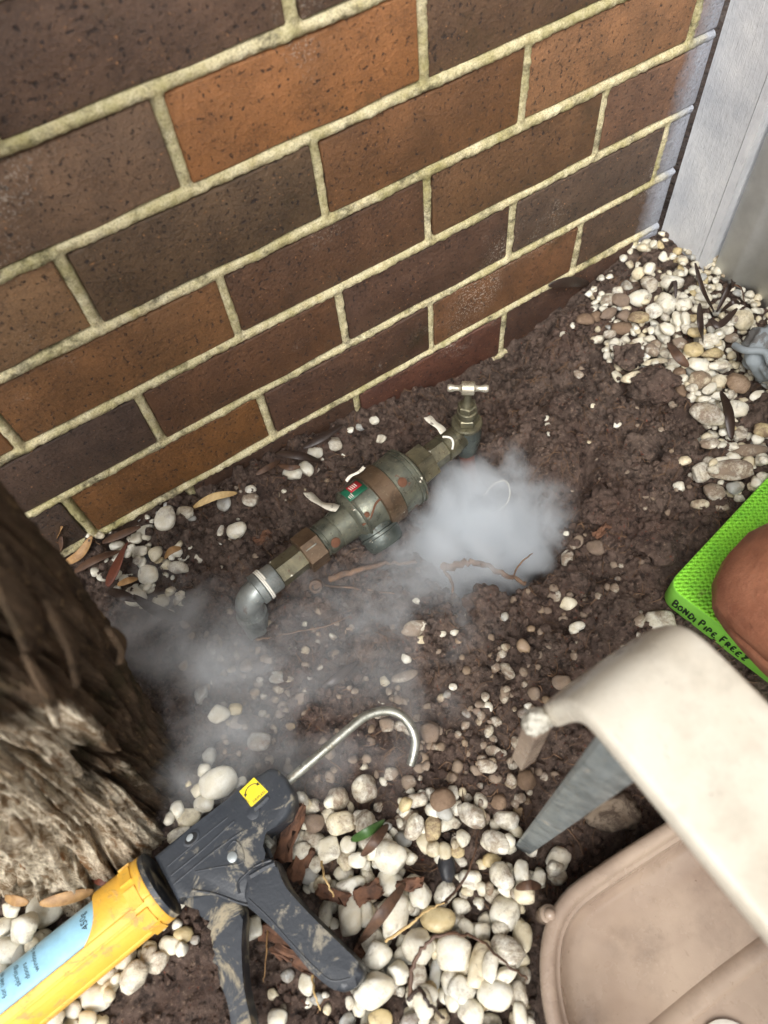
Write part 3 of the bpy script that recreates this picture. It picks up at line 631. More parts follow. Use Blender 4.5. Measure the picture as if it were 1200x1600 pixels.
# ------------------------------------------------------------------ caulking gun lying on the pebbles
GZ = -.014; gyaw = math.radians(5.0); GO = Vector((-.329, -.3745, GZ)); GX = Vector((math.cos(gyaw), math.sin(gyaw), 0)); GY = Vector((-GX.y, GX.x, 0)); GZv = Vector((0, 0, 1))
gun = empty('caulking_gun', (-.33, -.375, -.05), 'black and yellow caulking gun smeared with cement, lying on pebbles', 'caulking gun')
GM = Matrix((GX, GY, GZv)).transposed().to_4x4(); GM.translation = GO
def gloc(u, v, z): p = GM.inverted() @ Vector(atz(u, v, z)); return (p.x, p.y)
def gfin(bm, name, mat, parent=gun, ang=38):
    bm.transform(GM); return finish(bm, name, mat, parent, ang)
BZ = .004                                                    # top face of the body, world z
body_px = [(239, 1338), (300, 1291), (359, 1246), (375, 1232), (400, 1211), (421, 1199), (434, 1202), (446, 1214), (457, 1234), (460, 1254), (449, 1277), (430, 1292), (416, 1300), (406, 1307), (403, 1324), (408, 1338), (418, 1350), (424, 1368), (420, 1400), (400, 1416), (375, 1412), (337, 1398), (305, 1391), (290, 1396), (278, 1412)]
bo = [gloc(u, v, BZ) for u, v in body_px]
bdy = gfin(extrude_outline(bo, -.015, BZ - GZ, .0045, 3), 'gun_body', 'gun')
grip_px = [(408, 1340), (429, 1344), (436, 1362), (448, 1388), (480, 1424), (520, 1464), (560, 1503), (569, 1522), (558, 1541), (538, 1551), (516, 1543), (484, 1516), (455, 1481), (424, 1449), (396, 1424), (378, 1404), (385, 1370)]
gr = [gloc(u, v, BZ) for u, v in smooth_closed(grip_px, 3)]
gp = gfin(extrude_outline(gr, -.020, BZ - GZ + .0012, .0085, 5), 'grip', 'gun')
trig_px = [(292, 1396), (285, 1412), (303, 1420), (320, 1426), (329, 1446), (328, 1472), (338, 1500), (338, 1526), (352, 1560), (360, 1602), (362, 1650), (374, 1664), (392, 1655), (393, 1610), (380, 1545), (376, 1481), (378, 1421), (366, 1404), (330, 1392)]
tg = [gloc(u, v, -.004) for u, v in smooth_closed(trig_px, 3)]
gfin(extrude_outline(tg, -.020, .0075, .006, 4), 'trigger', 'gun_dirty')
top = BZ - GZ
def gpt(u, v, dz=0.): x, y = gloc(u, v, BZ + dz); return Vector((x, y, top + dz))
def rib(pxs, r, name, mat, parent, dz=0.0, n=5):
    return gfin(tube(spline([gpt(u, v, dz) for u, v in pxs], n), r, 8), name, mat, parent)
rib([(268, 1368), (318, 1327), (366, 1283)], .0013, 'rib', 'gun', bdy); rib([(272, 1382), (330, 1334), (380, 1298)], .0013, 'rib', 'gun', bdy)
rib([(262, 1354), (300, 1322), (356, 1277)], .0010, 'rib', 'gun', bdy); rib([(305, 1362), (340, 1355), (378, 1348), (378, 1326), (366, 1314), (352, 1330)], .0009, 'rib', 'gun', bdy)
rib([(300, 1391), (336, 1397), (372, 1410), (396, 1416)], .0012, 'rib', 'gun', bdy)
rib([(392, 1370), (412, 1358), (430, 1350)], .0036, 'thumb_ridge', 'gun', gp, -.0012); rib([(374, 1396), (372, 1380), (384, 1366), (402, 1352), (424, 1344)], .0013, 'rib', 'gun', gp)
rib([(388, 1404), (420, 1434), (452, 1470), (490, 1510), (518, 1532), (548, 1528)], .0009, 'rib', 'gun', gp, .0008)
def disc(c, r, h, name, mat, parent, seg=22, sxy=1.0, rot=0.):
    bm = bmesh.new(); prof = [(0, r), (h * .7, r), (h, r * .86)]
    lathe(prof, (0, 0, 0), (0, 0, 1), seg, (0, 1, 0), 0, bm)
    bm.transform(Matrix.Translation(c) @ Matrix.Rotation(rot, 4, 'Z') @ Matrix.Diagonal((sxy, 1, 1, 1))); return gfin(bm, name, mat, parent)
disc(gpt(363, 1339), .0046, .0012, 'rivet', 'bolt', bdy); disc(gpt(299, 1310), .0058, .0009, 'slot_rim', 'gun', bdy, 24, 1.5, .1)
disc(gpt(299, 1310) + Vector((0, 0, .0006)), .0042, .0006, 'slot_shade_disc', 'slot_shade', bdy, 24, 1.55, .1); disc(gpt(297, 1309) + Vector((0, 0, .0011)), .0026, .0003, 'slot_pin', 'bolt', bdy, 16, 1.4, .3)  # solid dark disc paints the slot's shaded depth; nothing is cut out
disc(gpt(396, 1270), .0058, .0010, 'boss', 'gun', bdy, 22, 1.1); rib([(398, 1266), (410, 1256), (420, 1246)], .0034, 'boss_rib', 'gun', bdy, -.0016)
gfin(tube([gpt(404, 1300, -.010), gpt(426, 1322, -.010)], [.0042, .0036], 4), 'release_catch', 'steel', gun)
# front plate (dark metal), rod with hook
gfin(lathe([(-.0045, .0300), (-.004, .0318), (.0005, .0318), (.001, .0300)], (0, 0, 0), (1, 0, 0), 40), 'front_plate', 'gun_dirty')
rod_px = [(446, 1224, -.010), (500, 1178, -.008), (548, 1137, -.006), (572, 1119, -.006), (598, 1111, -.008), (622, 1115, -.012), (640, 1132, -.018), (649, 1156, -.024), (646, 1180, -.030), (641, 1196, -.033)]
finish(tube(spline([atz(*p) for p in rod_px], 6), .0046, 16), 'push_rod', 'steel', gun)
# yellow cradle with a U-shaped window over the blue cartridge
RB = .0300
def ub(a, u, r): return Vector((u, math.sin(a) * r, math.cos(a) * r))     # angle from straight up towards the wall
A0, A1, UE = -.30, 2.3, -.050
bm = bmesh.new(); rows = []
na = 40
for i in range(na + 1):
    a = A1 + (2 * math.pi - (A1 - A0)) * i / na; rows.append([bm.verts.new(ub(a, u, RB * (1.0 + (.03 if u > -.012 else 0)))) for u in (-.245, -.16, -.10, -.06, -.03, -.013, -.0115, -.004)])
for ra, rb in zip(rows, rows[1:]):
    for j in range(7): bm.faces.new((ra[j], ra[j + 1], rb[j + 1], rb[j]))
nw = 24; rows2 = [rows[-1]]; rows3 = []
for i in range(nw + 1):
    a = A0 + (A1 - A0) * i / nw; s = 2 * i / nw - 1; ue = UE - .020 * abs(s) ** 4 - (.17 if abs(s) > .999 else 0) * 0
    us = [ue + (-.004 - ue) * q for q in (0, .35, .62, .78, .80, 1)]
    rows3.append([bm.verts.new(ub(a, u, RB * (1.0 + (.03 if q > .79 else 0)))) for u, q in zip(us, (0, .35, .62, .78, .80, 1))])
for ra, rb in zip(rows3, rows3[1:]):
    for j in range(5): bm.faces.new((ra[j], ra[j + 1], rb[j + 1], rb[j]))
bmesh.ops.recalc_face_normals(bm, faces=bm.faces)
crd = gfin(bm, 'cradle', 'yellow', gun, 50); add_mod(crd, 'SOLIDIFY', thickness=.0024, offset=0); add_mod(crd, 'BEVEL', width=.0006, segments=2, limit_method='ANGLE', angle_limit=.8)
for a, r in ((-.60, .0022), (-.80, .0014), (-1.35, .0026)):
    gfin(tube([ub(a, -.245, RB), ub(a, -.12, RB), ub(a, -.022, RB)], r, 8), 'cradle_rib', 'yellow', crd)
for a in (1.35, .62, -.1, -.78, -1.4):
    bm = bmesh.new(); box(bm, -.023, -.012, -.0085, .0085, 0, .0034); bevel(bm, .0012, 2)
    bm.transform(Matrix.Rotation(-a, 4, 'X') @ Matrix.Translation((0, 0, RB - .0008))); gfin(bm, 'lug', 'yellow', crd)
tubeo = gfin(lathe([(-.26, .0268), (-.012, .0268), (-.010, .020)], (0, 0, 0), (1, 0, 0), 48), 'cartridge', 'blue', gun)
def cyl_text(txt, size, u0, a0, r, name, mat, parent):
    c = bpy.data.curves.new(name, 'FONT'); c.body = txt; c.size = size; c.resolution_u = 2
    t = bpy.data.objects.new(name, c); COL.objects.link(t); dg = bpy.context.evaluated_depsgraph_get(); me = bpy.data.meshes.new_from_object(t.evaluated_get(dg))
    bpy.data.objects.remove(t); bm = bmesh.new(); bm.from_mesh(me); bmesh.ops.triangulate(bm, faces=bm.faces)
    for v in bm.verts: v.co = ub(a0 + v.co.x / r, u0 - v.co.y, r)
    return gfin(bm, name, mat, parent)
RT = .02705
cyl_text('450g', .0085, -.060, .10, RT, 'print', 'ink', tubeo)
for i, (l, a0) in enumerate((('window frames', .02), ('doors', .02), ('skirtings', .02), ('for use in:', .02), ('Suitable', .02))):
    cyl_text(l, .0062, -.108 - i * .0086 - (.004 if i > 2 else 0), a0, RT, 'print', 'ink', tubeo)
# sticker with a turning arrow and two words
q = [gpt(374, 1237), gpt(397, 1215), gpt(419, 1237), gpt(393, 1261)]
stk = gfin(extrude_outline([(v.x, v.y) for v in q], top + .0001, top + .0005, 0), 'sticker', 'sticker', bdy)
cx_ = sum((v for v in q), Vector()) / 4; ex = (q[2] - q[3] + q[1] - q[0]).normalized(); ey = Vector((-ex.y, ex.x, 0))
def stext(txt, size, off, rot):
    c = bpy.data.curves.new('print', 'FONT'); c.body = txt; c.size = size; c.align_x = 'CENTER'; c.resolution_u = 2
    t = bpy.data.objects.new('print', c); COL.objects.link(t); dg = bpy.context.evaluated_depsgraph_get(); me = bpy.data.meshes.new_from_object(t.evaluated_get(dg)); bpy.data.objects.remove(t)
    bm = bmesh.new(); bm.from_mesh(me); a = math.atan2(ex.y, ex.x) + rot
    bm.transform(Matrix.Translation((cx_.x + ex.x * off[0] + ey.x * off[1], cx_.y + ex.y * off[0] + ey.y * off[1], top + .0008)) @ Matrix.Rotation(a, 4, 'Z')); gfin(bm, 'print', 'ink', stk)
stext('DRIPLESS', .0036, (.0015, -.0085), 0.); stext('DRIP', .0036, (-.0085, -.001), 1.75)
P = [cx_ + ex * (.0075 * math.cos(a)) + ey * (.0055 * math.sin(a) + .001) + Vector((0, 0, .0005)) for a in np.linspace(.35, 2.7, 14)]
gfin(tube(P, .0005, 5), 'arrow', 'ink', stk)
for e, d_ in ((P[0], P[0] - P[1]), (P[-1], P[-1] - P[-2])): gfin(lathe([(0, .0016), (.0026, .0001)], e, d_, 6), 'arrow_head', 'ink', stk)

# ------------------------------------------------------------------ beige stand with cream arched top, steel legs and tray
stand = empty('plastic_stand', (.05, -.72, -.06), 'beige plastic stand with cream arched top, galvanised leg and moulded tray', 'stand')
path = [(-.476, .205), (-.480, .235), (-.486, .262), (-.492, .281), (-.501, .293), (-.514, .2995), (-.55, .301), (-.70, .301), (-.86, .301), (-.916, .2995), (-.929, .293), (-.938, .281), (-.944, .262), (-.950, .235), (-.954, .205)]
bm = bmesh.new(); rings = []; x0, x1, th = -.006, .082, .021
for i, (y, z) in enumerate(path):
    a, b = path[max(i - 1, 0)], path[min(i + 1, len(path) - 1)]; t = Vector((0, b[0] - a[0], b[1] - a[1])).normalized(); n = Vector((0, t.z, -t.y))
    if i < 7 and n.z < 0: n = -n
    if n.z < 0 or (i == 0 and n.y < 0): n = -n
    sec = []
    for (xx, dd) in ((x0 + .006, 0), (x0 + .002, -.002), (x0, -.006), (x0, -th + .004), (x0 + .003, -th), (x1 - .003, -th), (x1, -th + .004), (x1, -.006), (x1 - .002, -.002), (x1 - .006, 0)):
        sec.append(bm.verts.new(Vector((xx, y, z)) + n * dd))
    rings.append(sec)
for a, b in zip(rings, rings[1:]):
    for j in range(10): bm.faces.new((a[j], a[(j + 1) % 10], b[(j + 1) % 10], b[j]))
bm.faces.new(rings[0]); bm.faces.new(list(reversed(rings[-1]))); bmesh.ops.recalc_face_normals(bm, faces=bm.faces)
o = finish(bm, 'arched_top', 'cream', stand, 60); add_mod(o, 'SUBSURF', levels=2, render_levels=2)
def leg(fx_, fy_, tx, ty, tz, sgn, name='leg'):
    bm = bmesh.new(); bot = Vector((fx_, fy_, -.072)); tp = Vector((tx, ty, tz)); pr = []
    for q in (0, .25, .5, .75, 1):                               # folded angle section, its edge towards the open side
        c = bot.lerp(tp, q); k = .80 + 1.15 * q
        pr.append([bm.verts.new(c + Vector((x * k, y * k * -sgn, 0))) for x, y in ((-.014, .004), (-.0135, .0065), (-.006, -.0065), (-.003, -.0065), (.0185, .0085), (.0195, .0062), (-.002, -.0100), (-.0075, -.0100))])
    for a, b in zip(pr, pr[1:]):
        for j in range(8): bm.faces.new((a[j], a[(j + 1) % 8], b[(j + 1) % 8], b[j]))
    bm.faces.new(pr[0]); bm.faces.new(list(reversed(pr[-1]))); bmesh.ops.recalc_face_normals(bm, faces=bm.faces); bevel(bm, .0007, 2); return finish(bm, name, 'zinc', stand)
leg(-.026, -.532, .024, -.532, .285, -1); leg(.135, -.532, .048, -.532, .285, -1); leg(-.026, -.900, .028, -.898, .285, 1); leg(.135, -.900, .048, -.898, .285, 1)
bm = bmesh.new(); box(bm, -.020, -.006, -.494, -.482, .115, .215); bevel(bm, .003, 3); finish(bm, 'side_flange', 'beige', stand)
bm = bmesh.new(); bmesh.ops.create_icosphere(bm, subdivisions=4, radius=.0085)
for v in bm.verts:
    q = v.co; k = 1 + .08 * math.sin(q.x * 900) * math.sin(q.y * 800 + 1) + .05 * math.sin(q.z * 1100); v.co = Vector((q.x * k * 1.2, q.y * k, q.z * k * 1.3)) + Vector((-.013, -.486, .222))
finish(bm, 'crusted_clip', 'crust', stand, 80)
bm = bmesh.new(); box(bm, -.010, .0, -.492, -.480, .200, .214); bevel(bm, .002, 2); finish(bm, 'clip_lug', 'crust', stand)
# tray: outline in metres, lofted inward and down
outl = [(.150, -.600), (.080, -.591), (.0, -.584), (-.034, -.585), (-.062, -.597), (-.086, -.622), (-.103, -.655), (-.113, -.700), (-.112, -.780), (-.085, -.850), (-.02, -.885), (.09, -.890), (.18, -.860), (.215, -.790), (.215, -.680), (.195, -.622)]
outl = smooth_closed(outl, 4); cxy = Vector((.045, -.735))
def inset(P, d):
    R_ = []
    for i, p in enumerate(P):
        a, b = Vector(P[i - 1]), Vector(P[(i + 1) % len(P)]); t = (b - a).normalized(); n = Vector((-t.y, t.x))
        if n.dot(cxy - Vector(p)) < 0: n = -n
        R_.append(Vector(p) + n * d)
    return R_
RZ = -.006
lev = [(.014, -.078), (.006, -.070), (.0, -.030), (-.002, RZ - .006), (-.003, RZ), (-.001, RZ + .004), (.005, RZ + .0045), (.0095, RZ + .002), (.0108, RZ - .007), (.0125, RZ - .010), (.015, RZ - .0105), (.017, RZ - .030), (.019, RZ - .046), (.024, RZ - .058), (.034, RZ - .064), (.052, RZ - .066)]
bm = bmesh.new(); 
def ring_at(d):
    P = inset(outl, min(d, .015))
    return P if d <= .015 else [p + (cxy - p) * ((d - .015) * 6.5) for p in P]
rings = [[bm.verts.new((p.x, p.y, z)) for p in ring_at(d)] for d, z in lev]
for a, b in zip(rings, rings[1:]):
    for j in range(len(a)): bm.faces.new((a[j], a[(j + 1) % len(a)], b[(j + 1) % len(a)], b[j]))
bm.faces.new(rings[0]); bm.faces.new(rings[-1]); bmesh.ops.recalc_face_normals(bm, faces=bm.faces); tray = finish(bm, 'tray', 'beige', stand, 70)
bx_, by_ = atz(842, 1421, RZ)[:2]; bx_, by_ = bx_ + .0050, by_ - .0075
finish(lathe([(-.050, .0070), (-.002, .0078), (.0015, .0075), (.003, .0060), (.003, .0054)], (bx_, by_, RZ), (0, 0, 1), 24, (0, 1, 0)), 'screw_boss', 'beige', tray)
bm = bmesh.new(); bmesh.ops.create_icosphere(bm, subdivisions=3, radius=.0050); bm.transform(Matrix.Translation((bx_, by_, RZ + .005))); finish(bm, 'screw_head', 'beige', tray, 80)
def zt(u, v): p = atz(u, v, RZ - .065); return Vector((p[0], p[1], RZ - .0655))
dn = Vector((0, 0, -.0105))
finish(tube(spline([zt(1000, 1640) + dn, zt(1120, 1540) + dn, zt(1240, 1450) + dn], 4), .014, 24), 'floor_rib', 'beige', tray)
p = zt(1140, 1650); finish(lathe([(0, .026), (.003, .026), (.005, .022), (.0055, .002)], (p.x, p.y, p.z), (0, 0, 1), 36, (0, 1, 0)), 'drain_cap', 'white', tray)

# ------------------------------------------------------------------ kneeling pad with hand-lettered side
PZ, PB = -.018, -.056
pc, pr_, pd_ = Vector(atz(1042, 914, PZ)), Vector(atz(1200, 725, PZ)), Vector(atz(1200, 1040, PZ))
e2 = (pd_ - pc).normalized(); e1 = ((pr_ - pc).normalized() * .4 + Vector((-e2.y, e2.x, 0)) * .6).normalized(); e2 = Vector((e1.y, -e1.x, 0)); PW, PL = .285, .42
pc0 = Vector((pc.x, pc.y, 0))
def pad_pt(a, b): return pc0 + e1 * a + e2 * b
pad = empty('kneeling_pad', (pc.x + .1, pc.y - .15, -.06), 'bright green foam kneeling pad with handwritten lettering on its side', 'kneeling pad')
rc = .016; OUT = []
for (ca, cb, a0) in ((rc, rc, math.pi), (PW - rc, rc, 1.5 * math.pi), (PW - rc, PL - rc, 0), (rc, PL - rc, .5 * math.pi)):
    for k in range(7): a = a0 + math.pi / 2 * k / 6; OUT.append((ca + rc * math.cos(a), cb + rc * math.sin(a)))
def pad_layer(d, z, bm):
    R_ = []
    for (a, b) in OUT:
        a2, b2 = a + (PW / 2 - a) * d / (PW / 2), b + (PL / 2 - b) * d / (PL / 2)
        p = pad_pt(a2, b2); wv = .0016 * math.sin(a * 55) * max(0, 1 - b / .1); R_.append(bm.verts.new((p.x, p.y, z + wv)))
    return R_
bm = bmesh.new(); L = [pad_layer(d, z, bm) for d, z in ((.001, PB), (0, PB + .002), (.0, PZ - .002), (.0006, PZ - .0006), (.0022, PZ))]
for a, b in zip(L, L[1:]):
    for j in range(len(a)): bm.faces.new((a[j], a[(j + 1) % len(a)], b[(j + 1) % len(a)], b[j]))
bm.faces.new(L[0]); ft = bm.faces.new(L[-1]); bmesh.ops.recalc_face_normals(bm, faces=bm.faces)
o = finish(bm, 'foam_block', 'padside', pad, 50); o.data.materials.append(MT['pad'])
for f in o.data.polygons:
    if f.normal.z > .8: f.material_index = 1
GL = {'B': [[(0, 0), (.05, 1)], [(.05, 1), (.5, .9), (.45, .6), (.1, .52)], [(.1, .52), (.6, .45), (.55, .05), (0, 0)]], 'O': [[(.3, .8), (.02, .5), (.2, .05), (.55, .2), (.55, .65), (.3, .8)]],
      'N': [[(0, 0), (.05, .8)], [(.05, .8), (.5, .05)], [(.5, .05), (.55, .8)]], 'D': [[(.05, 0), (.05, .8)], [(.0, .8), (.5, .7), (.6, .35), (.4, .05), (.05, 0)]], 'I': [[(.1, 0), (.12, .7)]],
      'P': [[(.05, 0), (.1, 1)], [(.05, .95), (.55, .95), (.55, .55), (.1, .5)]], 'p': [[(.05, 0), (.08, .75)], [(.05, .72), (.5, .72), (.48, .38), (.08, .36)]], 'E': [[(.5, .72), (.1, .68), (.08, .05), (.55, .05)], [(.1, .38), (.42, .4)]],
      'F': [[(.05, 0), (.1, 1)], [(.05, 1), (.65, 1.02)], [(.08, .55), (.5, .58)]], 'R': [[(.05, 0), (.08, .75)], [(.05, .74), (.5, .7), (.46, .4), (.08, .38)], [(.15, .38), (.55, 0)]], 'Z': [[(.05, .7), (.55, .72)], [(.55, .72), (.05, .03)], [(.05, .03), (.6, .05)]]}
ps = .016; LH = .0140
nrm = -e1
for ch in 'BONDI PIpE FREEZ':
    if ch == ' ': ps += .0030; continue
    jr, jz, js = rnd.gauss(0, .04), rnd.gauss(0, .0006), rnd.uniform(.92, 1.08)
    for strk in GL[ch]:
        P = spline([Vector((q[0], q[1], 0)) for q in strk], 4)
        pts = [pad_pt(-.0004, ps + (q.x * .52 + q.y * jr) * LH * js) + Vector((0, 0, PB + .010 + jz + (q.y - q.x * jr) * LH * js)) + nrm * .0002 for q in P]
        finish(tube(pts, [.0008 + .0003 * math.sin(i * 1.1) for i in range(len(pts))], 6), 'marker_stroke', 'ink_green', pad)
    ps += (.0034 if ch == 'I' else .0066)

# ------------------------------------------------------------------ kneeling person (only a bare knee reaches into the picture)
person = empty('person', (.44, -.62, -.018), 'bare brown knee of a person kneeling on the green pad', 'person')
def skin_fig(name, verts, edges, rads, mat, parent, root=0, sub=2):
    me = bpy.data.meshes.new(name); me.from_pydata([Vector(v) for v in verts], edges, []); o = link(name, me, mat, parent)
    add_mod(o, 'SKIN', use_smooth_shade=True)
    for i, r in enumerate(rads):
        d_ = me.skin_vertices[0].data[i]; d_.radius = (r, r) if not isinstance(r, tuple) else r; d_.use_root = (i == root)
    add_mod(o, 'SUBSURF', levels=sub, render_levels=sub); return o
V_ = [(.455, -.800, .205), (.455, -.790, .32), (.452, -.765, .46), (.450, -.735, .56), (.450, -.715, .64), (.448, -.690, .72), (.447, -.675, .80), (.447, -.672, .86)]
R_ = [.115, .100, .098, .098, .062, .050, .078, .055]; E_ = [(0, 1), (1, 2), (2, 3), (3, 4), (4, 5), (5, 6), (6, 7)]
for (kx, ky, sx_) in ((.318, -.474, -1), (.525, -.462, 1)):
    n0 = len(V_); hx = .455 + sx_ * .085
    V_ += [(hx, -.765, .20), ((hx + kx) / 2, (-.765 + ky) / 2 - .01, .140), (kx, ky - .055, .062), (kx, ky, .040), (kx, ky - .06, .044), (kx - sx_ * .003, ky - .17, .050), (kx - sx_ * .006, ky - .33, .012), (kx - sx_ * .006, ky - .40, .012), (kx - sx_ * .006, ky - .50, -.012)]
    R_ += [.094, .098, .096, .086, .086, .080, .046, .036, .030]
    E_ += [(0, n0), (n0, n0 + 1), (n0 + 1, n0 + 2), (n0 + 2, n0 + 3), (n0 + 3, n0 + 4), (n0 + 4, n0 + 5), (n0 + 5, n0 + 6), (n0 + 6, n0 + 7), (n0 + 7, n0 + 8)]
for sx_ in (-1, 1):
    n0 = len(V_); b = .45 + sx_ * .135
    V_ += [(b, -.728, .545), (b + sx_ * .035, -.700, .42), (b + sx_ * .01, -.640, .305), (b - sx_ * .03, -.585, .235), (b - sx_ * .03, -.555, .205)]
    R_ += [.052, .042, .038, .030, (.020, .034)]
    E_ += [(3, n0), (n0, n0 + 1), (n0 + 1, n0 + 2), (n0 + 2, n0 + 3), (n0 + 3, n0 + 4)]
    for f in range(5):
        m0 = len(V_); fx_ = (f - 1.5) * .017 if f < 4 else -sx_ * .034; ln = (.030, .034, .032, .025, .024)[f]
        V_ += [(b - sx_ * .03 + fx_ * .8, -.540 if f < 4 else -.562, .193), (b - sx_ * .03 + fx_, -.540 + ln if f < 4 else -.540, .178), (b - sx_ * .03 + fx_ * 1.02, -.540 + ln * 1.7 if f < 4 else -.522, .158)]
        R_ += [.0095, .0088, .0075]; E_ += [(n0 + 4, m0), (m0, m0 + 1), (m0 + 1, m0 + 2)]
skin_fig('body', V_, E_, R_, 'skin', person)
hx = .085
for_sh = [(.455, -.805, .215), (.455, -.795, .31), (.37, -.765, .205), (.368, -.680, .178), (.366, -.610, .145), (.54, -.765, .205), (.546, -.680, .178), (.549, -.605, .145)]
skin_fig('shorts', for_sh, [(0, 1), (0, 2), (2, 3), (3, 4), (0, 5), (5, 6), (6, 7)], [.142, .140, .098, .092, .088, .098, .092, .088], 'cloth', person)
skin_fig('shirt', [(.455, -.790, .33), (.452, -.765, .46), (.450, -.735, .555), (.450, -.718, .615), (.315, -.728, .545), (.285, -.710, .46), (.585, -.728, .545), (.615, -.710, .46)], [(0, 1), (1, 2), (2, 3), (2, 4), (4, 5), (2, 6), (6, 7)], [.150, .146, .150, .096, .084, .072, .084, .072], 'shirt', person, 1)
skin_fig('hair', [(.447, -.690, .80), (.447, -.688, .862)], [(0, 1)], [.080, .068], 'hair', person)

# ------------------------------------------------------------------ crumpled glove at the picture's right edge
def glove():
    g0 = Vector(atz(1205, 548, .004))
    V_ = [g0, g0 + Vector((.008, -.040, .002)), g0 + Vector((-.008, .034, -.004))]; R2 = [(.044, .030), (.042, .028), (.036, .024)]; E2 = [(0, 1), (0, 2)]
    for k, (dx, dy, dz) in enumerate(((.024, -.022, -.006), (.014, -.040, .0), (-.004, -.046, -.004), (-.020, -.040, -.010))):
        n0 = len(V_); d = Vector((dx, dy, dz)); b_ = V_[1]; V_ += [b_ + d * .8, b_ + d * 1.35 + Vector((0, 0, .004)), b_ + d * 1.75 + Vector((.004, 0, -.012))]; R2 += [.0150, .0135, .0120]; E2 += [(1, n0), (n0, n0 + 1), (n0 + 1, n0 + 2)]
    n0 = len(V_); V_ += [g0 + Vector((.034, .010, -.004)), g0 + Vector((.050, -.004, -.014))]; R2 += [.0150, .0130]; E2 += [(0, n0), (n0, n0 + 1)]
    gl = empty('work_glove', (g0.x, g0.y, -.04), 'crumpled grey blue rubber coated work glove lying on pebbles by the fence', 'glove')
    o = skin_fig('glove_shell', V_, E2, R2, 'glove', gl, 0, 3)
    tx = bpy.data.textures.new('glove_folds', 'CLOUDS'); tx.noise_scale = .020; tx.noise_depth = 2; add_mod(o, 'DISPLACE', texture=tx, strength=.030, mid_level=.5, texture_coords='GLOBAL')
    P = [g0 + Vector((-.034, .030, .006)), g0 + Vector((-.040, .012, .016)), g0 + Vector((-.030, -.006, .022)), g0 + Vector((-.036, -.026, .018)), g0 + Vector((-.022, -.048, .012))]
    finish(tube(spline(P, 6), .0045, 10), 'cuff_edge', 'glove', gl)
glove()

#PEBBLES
# ------------------------------------------------------------------ pebbles
TINT = {'w': (232, 230, 218), 'c': (228, 220, 196), 'y': (214, 198, 156), 'k': (46, 48, 54), 'g': (176, 178, 176), 't': (168, 146, 122)}
WORD = {'w': 'white', 'c': 'cream', 'y': 'yellowish', 'k': 'black', 'g': 'grey', 't': 'tan'}
